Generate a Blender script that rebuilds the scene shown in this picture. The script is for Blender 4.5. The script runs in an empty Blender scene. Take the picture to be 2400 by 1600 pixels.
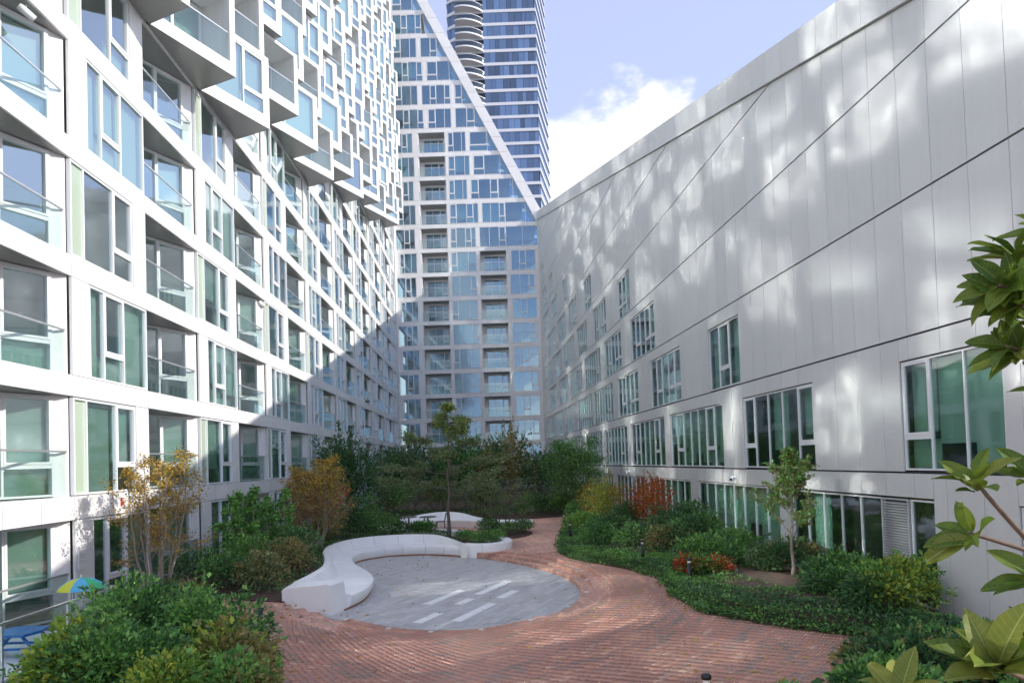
import bpy, math, random
import numpy as np
from mathutils import Vector, Matrix

# ------------------------------------------------------------------ camera, sky, sun, exposure
SC = bpy.context.scene
COL = SC.collection
R_ = math.radians
cam_d = bpy.data.cameras.new('camera'); cam = bpy.data.objects.new('camera', cam_d); COL.objects.link(cam)
cam_d.sensor_width = 36.0; cam_d.lens = 24.0; cam_d.shift_y = 235.6 / 2400.0
cam_d.clip_start = 0.05; cam_d.clip_end = 6000
cam.matrix_world = Matrix.Translation((0, 0, 3.5)) @ Matrix.Rotation(math.pi / 2 + 0.0275, 4, 'X') @ Matrix.Rotation(-0.0323, 4, 'Z')
SC.camera = cam

SUN_TO = Vector((20.7, -5.6, 12.2)).normalized()        # towards the sun: over the right-hand wing, a little behind the viewer
SUN_EL = math.asin(SUN_TO.z)
world = bpy.data.worlds.new('World'); SC.world = world; world.use_nodes = True
wt = world.node_tree; wt.nodes.clear()
def wn(t, **k):
    n = wt.nodes.new(t)
    for a, v in k.items(): setattr(n, a, v)
    return n
sky = wn('ShaderNodeTexSky', sky_type='NISHITA'); sky.sun_disc = False
sky.sun_elevation = SUN_EL; sky.sun_rotation = math.atan2(SUN_TO.x, SUN_TO.y)
sky.air_density = 1.0; sky.dust_density = 0.25; sky.ozone_density = 2.2
tc = wn('ShaderNodeTexCoord')
sep = wn('ShaderNodeSeparateXYZ'); wt.links.new(tc.outputs['Generated'], sep.inputs[0])
mp = wn('ShaderNodeMapping'); mp.inputs['Scale'].default_value = (1, 1, 1.5); mp.inputs['Location'].default_value = (2.94, 9.9, 3.42)
wt.links.new(tc.outputs['Generated'], mp.inputs[0])
nz = wn('ShaderNodeTexNoise'); nz.inputs['Scale'].default_value = 3.4; nz.inputs['Detail'].default_value = 12; nz.inputs['Roughness'].default_value = 0.56
wt.links.new(mp.outputs[0], nz.inputs['Vector'])
band = wn('ShaderNodeMapRange'); band.inputs['From Min'].default_value = 0.28; band.inputs['From Max'].default_value = 0.62
band.inputs['To Min'].default_value = 0.13; band.inputs['To Max'].default_value = -0.13
wt.links.new(sep.outputs['Z'], band.inputs['Value'])
addn = wn('ShaderNodeMath', operation='ADD'); wt.links.new(nz.outputs['Fac'], addn.inputs[0]); wt.links.new(band.outputs[0], addn.inputs[1])
lo = wn('ShaderNodeTexNoise'); lo.inputs['Scale'].default_value = 1.15; lo.inputs['Detail'].default_value = 1.0
mp2 = wn('ShaderNodeMapping'); mp2.inputs['Location'].default_value = (4.44, 5.62, 5.2); wt.links.new(tc.outputs['Generated'], mp2.inputs[0]); wt.links.new(mp2.outputs[0], lo.inputs['Vector'])
lom = wn('ShaderNodeMapRange'); lom.inputs['From Min'].default_value = 0.38; lom.inputs['From Max'].default_value = 0.62; lom.inputs['To Min'].default_value = -0.22; lom.inputs['To Max'].default_value = 0.15
wt.links.new(lo.outputs['Fac'], lom.inputs['Value'])
addg = wn('ShaderNodeMath', operation='ADD'); wt.links.new(addn.outputs[0], addg.inputs[0]); wt.links.new(lom.outputs[0], addg.inputs[1]); addn = addg      # large fair-weather gaps between the clouds
cov = wn('ShaderNodeMapRange', interpolation_type='SMOOTHSTEP'); cov.inputs['From Min'].default_value = 0.52; cov.inputs['From Max'].default_value = 0.62
wt.links.new(addn.outputs[0], cov.inputs['Value'])
shade = wn('ShaderNodeMapRange'); shade.inputs['From Min'].default_value = 0.55; shade.inputs['From Max'].default_value = 0.9
wt.links.new(addn.outputs[0], shade.inputs['Value'])
ccol = wn('ShaderNodeMix', data_type='RGBA'); ccol.inputs['A'].default_value = (7.6, 7.6, 7.7, 1); ccol.inputs['B'].default_value = (5.7, 5.85, 6.2, 1)
wt.links.new(shade.outputs[0], ccol.inputs['Factor'])
tintm = wn('ShaderNodeMix', data_type='RGBA'); tintm.inputs['Factor'].default_value = 0.5; tintm.inputs['B'].default_value = (5.2, 5.6, 8.0, 1)   # thin high veil
wt.links.new(sky.outputs[0], tintm.inputs['A'])
smix = wn('ShaderNodeMix', data_type='RGBA'); wt.links.new(cov.outputs[0], smix.inputs['Factor'])
wt.links.new(tintm.outputs['Result'], smix.inputs['A']); wt.links.new(ccol.outputs['Result'], smix.inputs['B'])
bg = wn('ShaderNodeBackground'); bg.inputs['Strength'].default_value = 0.078
wo = wn('ShaderNodeOutputWorld'); wt.links.new(smix.outputs['Result'], bg.inputs[0]); wt.links.new(bg.outputs[0], wo.inputs[0])

sun_d = bpy.data.lights.new('sun', 'SUN'); sun_d.energy = 2.0; sun_d.angle = R_(0.53); sun_d.color = (1.0, 0.94, 0.86)
sun = bpy.data.objects.new('sun', sun_d); COL.objects.link(sun); sun.location = (60, -20, 60)
sun.rotation_euler = (-SUN_TO).to_track_quat('-Z', 'Y').to_euler()
SC.view_settings.view_transform = 'Standard'; SC.view_settings.look = 'None'; SC.view_settings.gamma = 1.0
SC.view_settings.use_curve_mapping = False; SC.view_settings.exposure = 1.26
cy = SC.cycles
cy.use_denoising = True; cy.max_bounces = 8; cy.diffuse_bounces = 6; cy.glossy_bounces = 3; cy.transmission_bounces = 4; cy.transparent_max_bounces = 14
cy.caustics_reflective = True; cy.caustics_refractive = False; cy.blur_glossy = 0.0; cy.sample_clamp_indirect = 0.0
cy.use_guiding = True; cy.use_surface_guiding = True; cy.use_volume_guiding = False; cy.guiding_training_samples = 128   # sun thrown back by the windows

# ------------------------------------------------------------------ materials
MATS = {}
def mat(name, col, rough=0.5, metal=0.0, spec=0.5, var=0.0, noise=None, hue=None, bump=None, island=None, transl=0.0):
    """Principled material; var = brightness change from object to object, noise = (scale, amount), island = list of leaf colours."""
    if name in MATS: return MATS[name]
    m = bpy.data.materials.new(name); m.use_nodes = True; MATS[name] = m
    nt = m.node_tree; N = nt.nodes; Lk = nt.links
    b = N['Principled BSDF']; b.inputs['Roughness'].default_value = rough; b.inputs['Metallic'].default_value = metal
    b.inputs['Specular IOR Level'].default_value = spec; b.inputs['Base Color'].default_value = (*col, 1)
    src = None
    if island:
        g = N.new('ShaderNodeNewGeometry'); cr = N.new('ShaderNodeValToRGB'); e = cr.color_ramp.elements
        e[0].position = 0; e[0].color = (*island[0], 1); e[1].position = 1; e[1].color = (*island[-1], 1)
        for i, c in enumerate(island[1:-1]):
            q = e.new((i + 1) / (len(island) - 1)); q.color = (*c, 1)
        Lk.new(g.outputs['Random Per Island'], cr.inputs[0]); src = cr.outputs[0]
    elif var or noise:
        c = N.new('ShaderNodeRGB'); c.outputs[0].default_value = (*col, 1); src = c.outputs[0]
    if var and src is not None:
        oi = N.new('ShaderNodeObjectInfo'); mr = N.new('ShaderNodeMapRange'); mr.inputs['To Min'].default_value = 1 - var; mr.inputs['To Max'].default_value = 1 + var
        Lk.new(oi.outputs['Random'], mr.inputs['Value'])
        mx = N.new('ShaderNodeMix'); mx.data_type = 'RGBA'; mx.blend_type = 'MULTIPLY'; mx.inputs['Factor'].default_value = 1
        Lk.new(src, mx.inputs['A']); Lk.new(mr.outputs[0], mx.inputs['B']); src = mx.outputs['Result']
    if noise:
        t = N.new('ShaderNodeTexCoord'); n = N.new('ShaderNodeTexNoise'); n.inputs['Scale'].default_value = noise[0]; n.inputs['Detail'].default_value = 8; n.inputs['Roughness'].default_value = 0.65
        gp = N.new('ShaderNodeNewGeometry'); Lk.new(gp.outputs['Position'], n.inputs['Vector'])
        mr = N.new('ShaderNodeMapRange'); mr.inputs['From Min'].default_value = 0.25; mr.inputs['From Max'].default_value = 0.75
        mr.inputs['To Min'].default_value = 1 - noise[1]; mr.inputs['To Max'].default_value = 1 + noise[1]; Lk.new(n.outputs['Fac'], mr.inputs['Value'])
        mx = N.new('ShaderNodeMix'); mx.data_type = 'RGBA'; mx.blend_type = 'MULTIPLY'; mx.inputs['Factor'].default_value = 1
        Lk.new(src, mx.inputs['A']); Lk.new(mr.outputs[0], mx.inputs['B']); src = mx.outputs['Result']
        mr2 = N.new('ShaderNodeMapRange'); mr2.inputs['To Min'].default_value = max(0, rough - .12); mr2.inputs['To Max'].default_value = min(1, rough + .12)
        Lk.new(n.outputs['Fac'], mr2.inputs['Value']); Lk.new(mr2.outputs[0], b.inputs['Roughness'])
    if src is not None: Lk.new(src, b.inputs['Base Color'])
    if bump:
        n2 = N.new('ShaderNodeTexNoise'); n2.inputs['Scale'].default_value = bump[0]; n2.inputs['Detail'].default_value = 6
        gp2 = N.new('ShaderNodeNewGeometry'); Lk.new(gp2.outputs['Position'], n2.inputs['Vector'])
        bp = N.new('ShaderNodeBump'); bp.inputs['Strength'].default_value = bump[1]; bp.inputs['Distance'].default_value = bump[2]
        Lk.new(n2.outputs['Fac'], bp.inputs['Height']); Lk.new(bp.outputs[0], b.inputs['Normal'])
    if transl:
        tr = N.new('ShaderNodeBsdfTranslucent'); ms = N.new('ShaderNodeMixShader'); ms.inputs[0].default_value = transl
        if src is not None: Lk.new(src, tr.inputs['Color'])
        out = N['Material Output']; Lk.new(b.outputs[0], ms.inputs[1]); Lk.new(tr.outputs[0], ms.inputs[2]); Lk.new(ms.outputs[0], out.inputs[0])
    return m

def glass_mat(name, tint, f0, rough=0.0, wav=0.0, refl=(0.90, 0.97, 1.0)):
    m = bpy.data.materials.new(name); m.use_nodes = True; MATS[name] = m
    nt = m.node_tree; N = nt.nodes; Lk = nt.links; N.remove(N['Principled BSDF']); out = N['Material Output']
    g = N.new('ShaderNodeNewGeometry')
    dot = N.new('ShaderNodeVectorMath'); dot.operation = 'DOT_PRODUCT'; Lk.new(g.outputs['Normal'], dot.inputs[0]); Lk.new(g.outputs['Incoming'], dot.inputs[1])
    ab = N.new('ShaderNodeMath'); ab.operation = 'ABSOLUTE'; Lk.new(dot.outputs['Value'], ab.inputs[0])
    om = N.new('ShaderNodeMath'); om.operation = 'SUBTRACT'; om.inputs[0].default_value = 1; Lk.new(ab.outputs[0], om.inputs[1])
    pw = N.new('ShaderNodeMath'); pw.operation = 'POWER'; pw.inputs[1].default_value = 4.0; Lk.new(om.outputs[0], pw.inputs[0])
    ma = N.new('ShaderNodeMath'); ma.operation = 'MULTIPLY_ADD'; ma.inputs[1].default_value = 1 - f0; ma.inputs[2].default_value = f0; Lk.new(pw.outputs[0], ma.inputs[0])
    tr = N.new('ShaderNodeBsdfTransparent'); tr.inputs['Color'].default_value = (*tint, 1)
    gl = N.new('ShaderNodeBsdfGlossy'); gl.inputs['Roughness'].default_value = rough; gl.inputs['Color'].default_value = (*refl, 1)
    if wav:
        n2 = N.new('ShaderNodeTexNoise'); n2.inputs['Scale'].default_value = 0.55; n2.inputs['Detail'].default_value = 2; Lk.new(g.outputs['Position'], n2.inputs['Vector'])
        bp = N.new('ShaderNodeBump'); bp.inputs['Strength'].default_value = 1.0; bp.inputs['Distance'].default_value = wav
        Lk.new(n2.outputs['Fac'], bp.inputs['Height']); Lk.new(bp.outputs[0], gl.inputs['Normal'])
    ms = N.new('ShaderNodeMixShader'); Lk.new(ma.outputs[0], ms.inputs[0]); Lk.new(tr.outputs[0], ms.inputs[1]); Lk.new(gl.outputs[0], ms.inputs[2]); Lk.new(ms.outputs[0], out.inputs[0])
    return m

def streaks(m, amt):
    N = m.node_tree.nodes; Lk = m.node_tree.links; b = N['Principled BSDF']; src = b.inputs['Base Color'].links[0].from_socket
    g = N.new('ShaderNodeNewGeometry'); mp_ = N.new('ShaderNodeMapping'); mp_.inputs['Scale'].default_value = (5, 5, .22); Lk.new(g.outputs['Position'], mp_.inputs[0])
    n = N.new('ShaderNodeTexNoise'); n.inputs['Scale'].default_value = 1.0; n.inputs['Detail'].default_value = 7; n.inputs['Roughness'].default_value = .6; Lk.new(mp_.outputs[0], n.inputs['Vector'])
    mr = N.new('ShaderNodeMapRange'); mr.inputs['From Min'].default_value = .42; mr.inputs['From Max'].default_value = .72; mr.inputs['To Min'].default_value = 1.0; mr.inputs['To Max'].default_value = 1 - amt; Lk.new(n.outputs['Fac'], mr.inputs['Value'])
    mx = N.new('ShaderNodeMix'); mx.data_type = 'RGBA'; mx.blend_type = 'MULTIPLY'; mx.inputs['Factor'].default_value = 1; Lk.new(src, mx.inputs['A']); Lk.new(mr.outputs[0], mx.inputs['B']); Lk.new(mx.outputs['Result'], b.inputs['Base Color'])
M_PANEL = mat('cladding_white', (0.82, 0.81, 0.81), 0.38, 0.0, 0.5, var=0.035, noise=(0.8, 0.03))
M_PANEL_C = mat('cladding_far', (0.84, 0.83, 0.83), 0.38, 0.0, 0.5, var=0.035, noise=(0.8, 0.03))  # copy of the white cladding, base colour raised to brighten the shaded wing
M_PANEL_R = mat('cladding_shaded', (0.68, 0.675, 0.665), 0.34, 0.0, 0.6, var=0.04, noise=(0.7, 0.04))  # sunlit wing's cladding again, base colour darkened to stand in for shade
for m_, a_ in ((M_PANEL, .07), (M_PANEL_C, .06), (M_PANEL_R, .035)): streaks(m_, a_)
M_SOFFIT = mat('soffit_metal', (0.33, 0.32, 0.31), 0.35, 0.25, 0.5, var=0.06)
M_FRAME = mat('frame_white', (0.80, 0.81, 0.82), 0.35, 0.0, 0.5)
M_DARK = mat('joint_dark', (0.03, 0.03, 0.032), 0.8)
M_ROOM = mat('room_plaster', (0.62, 0.59, 0.51), 0.9, var=0.1, noise=(0.35, 0.35))
M_SLAB = mat('slab_concrete', (0.5, 0.49, 0.47), 0.8, noise=(2, 0.08))
M_BLIND = mat('blind_fabric', (0.78, 0.82, 0.78), 0.9, var=0.08, transl=0.35)
M_SPAN = mat('spandrel_green', (0.44, 0.53, 0.42), 0.12, 0.0, 0.8, var=0.08)
M_GLASS = glass_mat('window_glass', (0.62, 0.84, 0.75), 0.22, 0.04, 0.012)
M_GLASSL = glass_mat('window_glass_pale', (0.74, 0.90, 0.87), 0.46, 0.055, 0.008, (0.88, 0.96, 1.0))    # mirror-coated glass of the sunlit wing
M_GLASSB = glass_mat('window_glass_blue', (0.50, 0.66, 0.72), 0.30, 0.07, 0.012, (0.50, 0.74, 1.0))      # coated glass of the far wing; blue sky reflection put into its tint
M_CLEAR = glass_mat('glass_back', (0.93, 0.98, 0.96), 0.0); 
M_RAILG = glass_mat('rail_glass', (0.93, 0.975, 0.965), 0.05)
M_RAIL = mat('rail_steel', (0.72, 0.73, 0.74), 0.28, 0.7)
M_CONC = mat('bench_concrete', (0.92, 0.905, 0.88), 0.55, 0, 0.4, var=0.03, noise=(2.2, 0.05), bump=(40, .15, .01))
M_PLINTH = mat('plinth_copper', (0.36, 0.16, 0.06), 0.55, 0.3)
M_SOIL = mat('soil_mulch', (0.11, 0.068, 0.048), 0.95, noise=(9, 0.6), bump=(30, .8, .05))
M_BLACK = mat('bollard_black', (0.012, 0.012, 0.013), 0.35)
M_LED = mat('lens_white', (0.85, 0.82, 0.74), 0.3)
M_LOUV = mat('louver_grey', (0.55, 0.55, 0.56), 0.4, 0.2)
M_EDGE = mat('bed_edging', (0.10, 0.06, 0.045), 0.7)
M_TERR = mat('terrace_white', (0.70, 0.72, 0.73), 0.6, noise=(1.5, .06))
M_BARK = mat('bark_grey', (0.16, 0.13, 0.11), 0.9, noise=(14, .35), bump=(50, .6, .02))
M_BARKP = mat('bark_pale', (0.30, 0.25, 0.20), 0.9, noise=(12, .3))
M_BARKM = mat('bark_brown', (0.17, 0.11, 0.075), 0.8, noise=(25, .35), bump=(60, .5, .01))

def brick_material(name, sheet):
    m = bpy.data.materials.new(name); m.use_nodes = True; nt = m.node_tree; N = nt.nodes; Lk = nt.links; b = N['Principled BSDF']
    b.inputs['Roughness'].default_value = 0.72; b.inputs['Specular IOR Level'].default_value = 0.35
    g = N.new('ShaderNodeNewGeometry')
    n1 = N.new('ShaderNodeTexNoise'); n1.inputs['Scale'].default_value = 0.55; n1.inputs['Detail'].default_value = 5; Lk.new(g.outputs['Position'], n1.inputs['Vector'])
    if sheet:
        n2 = N.new('ShaderNodeTexVoronoi'); n2.inputs['Scale'].default_value = 11.0; Lk.new(g.outputs['Position'], n2.inputs['Vector'])
        sp = N.new('ShaderNodeSeparateColor'); Lk.new(n2.outputs['Color'], sp.inputs[0]); rnd = sp.outputs[0]
    else:
        at = N.new('ShaderNodeAttribute'); at.attribute_name = 'tone'; rnd = at.outputs['Fac']
    cr = N.new('ShaderNodeValToRGB'); e = cr.color_ramp.elements; cols = [(.33, .245, .20), (.45, .285, .225), (.55, .275, .20), (.50, .285, .22), (.64, .32, .22), (.70, .47, .35)]
    e[0].color = (*cols[0], 1); e[1].color = (*cols[-1], 1)
    for i, c in enumerate(cols[1:-1]):
        q = e.new((i + 1) / (len(cols) - 1)); q.color = (*c, 1)
    Lk.new(rnd, cr.inputs[0])
    mr = N.new('ShaderNodeMapRange'); mr.inputs['From Min'].default_value = .3; mr.inputs['From Max'].default_value = .7; mr.inputs['To Min'].default_value = .84; mr.inputs['To Max'].default_value = 1.18; Lk.new(n1.outputs['Fac'], mr.inputs['Value'])
    mx = N.new('ShaderNodeMix'); mx.data_type = 'RGBA'; mx.blend_type = 'MULTIPLY'; mx.inputs['Factor'].default_value = 1; Lk.new(cr.outputs[0], mx.inputs['A']); Lk.new(mr.outputs[0], mx.inputs['B'])
    Lk.new(mx.outputs['Result'], b.inputs['Base Color']); MATS[name] = m
    return m
M_BRICK = brick_material('brick_clay', False); M_BRICKS = brick_material('brick_sheet', True)
M_STONE = mat('paver_granite', (0.50, 0.485, 0.475), 0.6, 0, 0.4, var=0.12, noise=(6, 0.16))
M_STONEJ = mat('paver_bed', (0.45, 0.44, 0.43), 0.8, noise=(8, .15))
M_STRIP = mat('paver_pale', (0.86, 0.855, 0.83), 0.55, noise=(5, .07))
def leafmat(name, cols, tr=0.25, rough=0.45, spec=.3, k=3.5):
    cols = [tuple(min(.6, q * k) for q in c) for c in cols]; return mat(name, cols[0], rough, 0, spec, island=cols, transl=tr)
LG = leafmat('leaf_green', [(.020, .052, .014), (.04, .095, .022), (.07, .14, .03), (.03, .07, .018), (.10, .17, .04)])
LD = leafmat('leaf_dark', [(.010, .028, .012), (.018, .045, .016), (.03, .065, .02), (.014, .035, .014), (.045, .08, .028)])
LY = leafmat('leaf_yellowgreen', [(.04, .075, .012), (.085, .125, .018), (.13, .155, .024), (.035, .065, .013), (.19, .16, .02)])
LA = leafmat('leaf_autumn', [(.16, .092, .011), (.20, .130, .016), (.13, .068, .011), (.20, .150, .026), (.09, .055, .013)], .35)
LO = leafmat('leaf_orange', [(.19, .065, .012), (.11, .07, .012), (.20, .09, .018), (.06, .07, .015), (.20, .055, .010)], .3)
LR = leafmat('leaf_red', [(.20, .028, .012), (.14, .018, .010), (.22, .045, .015), (.07, .03, .012), (.20, .03, .012)], .3)
LB = leafmat('leaf_bronze', [(.06, .07, .025), (.10, .075, .03), (.04, .06, .02), (.14, .10, .035), (.05, .05, .02)])
LOLV = leafmat('leaf_olive', k=3.2, cols=[(.035, .055, .022), (.055, .075, .03), (.03, .05, .022), (.08, .095, .04), (.10, .10, .05)])

# ------------------------------------------------------------------ helpers
WM = {}
def link(name, data, parent=None, Mw=None, label=None, cat=None, group=None, kind=None):
    o = bpy.data.objects.new(name, data); COL.objects.link(o)
    Mw = Mw if Mw is not None else Matrix.Identity(4); WM[o.name] = Mw
    if parent is not None:
        o.parent = parent; o.matrix_basis = WM[parent.name].inverted() @ Mw
    else: o.matrix_basis = Mw
    if label: o['label'] = label
    if cat: o['category'] = cat
    if group: o['group'] = group
    if kind: o['kind'] = kind
    return o
def empty(name, loc, label, cat, group=None, rz=0):
    return link(name, None, None, Matrix.Translation(loc) @ Matrix.Rotation(rz, 4, 'Z'), label, cat, group)
class MB:
    """collects boxes, prisms and tubes, built as one mesh"""
    def __init__(s): s.v = []; s.f = []; s.m = []; s.mats = []; s.sm = []
    def mi(s, m):
        if m not in s.mats: s.mats.append(m)
        return s.mats.index(m)
    def quadbox(s, p, m, front=None):
        b = len(s.v); s.v += p
        fs = [(0, 3, 2, 1), (4, 5, 6, 7), (0, 1, 5, 4), (1, 2, 6, 5), (2, 3, 7, 6), (3, 0, 4, 7)]
        i = s.mi(m); j = i if front is None else s.mi(front)
        for k, f in enumerate(fs): s.f.append(tuple(b + q for q in f)); s.m.append(j if k == 1 else i); s.sm.append(False)
    def box(s, x0, x1, y0, y1, z0, z1, m, front=None):
        s.quadbox([(x0, y0, z0), (x1, y0, z0), (x1, y1, z0), (x0, y1, z0), (x0, y0, z1), (x1, y0, z1), (x1, y1, z1), (x0, y1, z1)], m, front)
    def prism(s, poly, z0, z1, m, top=None):
        """poly in local XY, extruded along local Z"""
        n = len(poly); b = len(s.v); s.v += [(x, y, z0) for x, y in poly] + [(x, y, z1) for x, y in poly]
        i = s.mi(m); j = i if top is None else s.mi(top)
        s.f.append(tuple(b + k for k in reversed(range(n)))); s.m.append(i); s.f.append(tuple(b + n + k for k in range(n))); s.m.append(j); s.sm += [False] * 2
        for k in range(n): s.f.append((b + k, b + (k + 1) % n, b + n + (k + 1) % n, b + n + k)); s.m.append(i); s.sm.append(False)
    def tube(s, pts, rad, m, sides=6, cap=True, smooth=True):
        pts = [Vector(p) for p in pts]; n = len(pts); b = len(s.v); i = s.mi(m)
        if not hasattr(rad, '__len__'): rad = [rad] * n
        ref = Vector((0.13, 0.21, 0.97))
        for k in range(n):
            t = (pts[min(k + 1, n - 1)] - pts[max(k - 1, 0)])
            t = t.normalized() if t.length > 1e-9 else Vector((0, 0, 1))
            u = t.cross(ref)
            if u.length < .05: u = t.cross(Vector((1, 0, 0)))
            u.normalize(); w = t.cross(u)
            for q in range(sides):
                a = 2 * math.pi * q / sides; p = pts[k] + (u * math.cos(a) + w * math.sin(a)) * rad[k]; s.v.append(tuple(p))
        for k in range(n - 1):
            for q in range(sides):
                a = b + k * sides + q; c = b + k * sides + (q + 1) % sides
                s.f.append((a, c, c + sides, a + sides)); s.m.append(i); s.sm.append(smooth)
        if cap:
            s.f.append(tuple(b + q for q in reversed(range(sides)))); s.m.append(i); s.sm.append(False)
            s.f.append(tuple(b + (n - 1) * sides + q for q in range(sides))); s.m.append(i); s.sm.append(False)
    def lathe(s, prof, m, sides=16, o=(0, 0, 0)):
        b = len(s.v); i = s.mi(m); n = len(prof)
        for r, z in prof:
            for q in range(sides):
                a = 2 * math.pi * q / sides; s.v.append((o[0] + r * math.cos(a), o[1] + r * math.sin(a), o[2] + z))
        for k in range(n - 1):
            for q in range(sides):
                a = b + k * sides + q; c = b + k * sides + (q + 1) % sides; s.f.append((a, c, c + sides, a + sides)); s.m.append(i); s.sm.append(True)
        s.f.append(tuple(b + q for q in reversed(range(sides)))); s.m.append(i); s.sm.append(False)
        s.f.append(tuple(b + (n - 1) * sides + q for q in range(sides))); s.m.append(i); s.sm.append(False)
    def mesh(s, name):
        me = bpy.data.meshes.new(name); me.from_pydata(s.v, [], s.f)
        for m in s.mats: me.materials.append(m)
        me.polygons.foreach_set('material_index', s.m); me.polygons.foreach_set('use_smooth', s.sm); me.update(); return me
    def build(s, name, parent=None, Mw=None, **k): return link(name, s.mesh(name), parent, Mw, **k)
UNIT = {}
def unit_cube(m, front=None):
    k = (m.name, front.name if front else '')
    if k not in UNIT:
        b = MB(); b.box(0, 1, 0, 1, 0, 1, m, front); UNIT[k] = b.mesh('panel_' + m.name)
    return UNIT[k]
class Wall:
    """plane with s to the right as seen from the courtyard, z up, d outwards"""
    def __init__(s, O, e):
        s.O = Vector(O); s.e = Vector((e[0], e[1], 0)).normalized(); s.n = s.e.cross(Vector((0, 0, 1)))
    def pt(s, a, d, z): return s.O + s.e * a + s.n * d + Vector((0, 0, z))
    def M(s, a=0, d=0, z=0):
        p = s.pt(a, d, z); return Matrix(((s.e.x, 0, s.n.x, p.x), (s.e.y, 0, s.n.y, p.y), (0, 1, 0, p.z), (0, 0, 0, 1)))
    def turned(s, a, ang):
        """a wall frame starting at s=a, turned so that its far end swings out by ang"""
        c, si = math.cos(ang), math.sin(ang); e = s.e * c + s.n * si; return Wall(s.pt(a, 0, 0), (e.x, e.y))
def S3(x, y, z): return Matrix.Diagonal((x, y, z, 1))
CAMP = Vector((0, 0, 3.5))
class Pieces:
    """alike pieces of one thing: the 300 that show largest become objects, the rest one stuff mesh"""
    def __init__(s, parent, name, limit=295): s.p = parent; s.name = name; s.limit = limit; s.items = []
    def add(s, Mw, w, h, t, m, front=None, vis=1.0):
        c = Mw @ Vector((w / 2, h / 2, 0)); d = (c - CAMP).length
        nrm = (Mw.to_3x3() @ Vector((0, 0, 1))).normalized(); cosv = abs(nrm.dot((CAMP - c).normalized()))
        inv = 1.0 if c.y > 2 and c.x / max(c.y, .1) > -0.80 and c.x / max(c.y, .1) < .82 else .01
        s.items.append((w * h * cosv / d ** 2 * vis * inv, Mw, w, h, t, m, front))
    def flush(s):
        s.items.sort(key=lambda q: -q[0]); rest = {}
        for i, (_, Mw, w, h, t, m, front) in enumerate(s.items):
            if i < s.limit: link(s.name, unit_cube(m, front), s.p, Mw @ S3(w, h, t))
            else: rest.setdefault('r', []).append((Mw, w, h, t, m, front))
        if rest:
            b = MB()
            for Mw, w, h, t, m, front in rest['r']:
                c = [(0, 0, 0), (w, 0, 0), (w, h, 0), (0, h, 0), (0, 0, t), (w, 0, t), (w, h, t), (0, h, t)]
                b.quadbox([tuple(Mw @ Vector(q)) for q in c], m, front)
            b.build(s.name, s.p, kind='stuff')
def clip(poly, a, b, c):
    """keep the side a*x+b*y<=c"""
    out = []; n = len(poly)
    for i in range(n):
        p, q = poly[i], poly[(i + 1) % n]; dp = a * p[0] + b * p[1] - c; dq = a * q[0] + b * q[1] - c
        if dp <= 0: out.append(p)
        if dp * dq < 0:
            t = dp / (dp - dq); out.append((p[0] + (q[0] - p[0]) * t, p[1] + (q[1] - p[1]) * t))
    return out
def spline(P, n, closed=False):
    P = [np.array(p, float) for p in P]; out = []; m = len(P); segs = m if closed else m - 1
    for i in range(segs):
        g = (lambda k: P[k % m]) if closed else (lambda k: P[min(max(k, 0), m - 1)])
        p0, p1, p2, p3 = g(i - 1), g(i), g(i + 1), g(i + 2)
        for t in np.linspace(0, 1, n, endpoint=False):
            out.append(.5 * ((2 * p1) + (-p0 + p2) * t + (2 * p0 - 5 * p1 + 4 * p2 - p3) * t ** 2 + (-p0 + 3 * p1 - 3 * p2 + p3) * t ** 3))
    if not closed: out.append(P[-1])
    return np.array(out)
def inside(poly, x, y):
    x = np.asarray(x, float); y = np.asarray(y, float); r = np.zeros(x.shape, bool); n = len(poly); j = n - 1
    for i in range(n):
        xi, yi = poly[i][:2]; xj, yj = poly[j][:2]
        c = ((yi > y) != (yj > y)) & (x < (xj - xi) * (y - yi) / ((yj - yi) + 1e-12) + xi); r ^= c; j = i
    return r
def smooth01(t): t = np.clip(t, 0, 1); return t * t * (3 - 2 * t)
def zg(x, y):
    """courtyard floor height: a shallow ramp down to the round plaza"""
    y = np.asarray(y, float); x = np.asarray(x, float)
    S = np.where(y < 17, 1.0, np.where(y < 28, 1 - .5 * (y - 17) / 11, np.clip(.5 - .5 * (y - 28) / 8, 0, 1)))
    return -.43 * np.exp(-((x + 1.2) / 3.4) ** 2) * S
FL = [0.0] + [2.98 + 3.0 * k for k in range(24)]       # FL[k] = level of storey k

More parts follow.
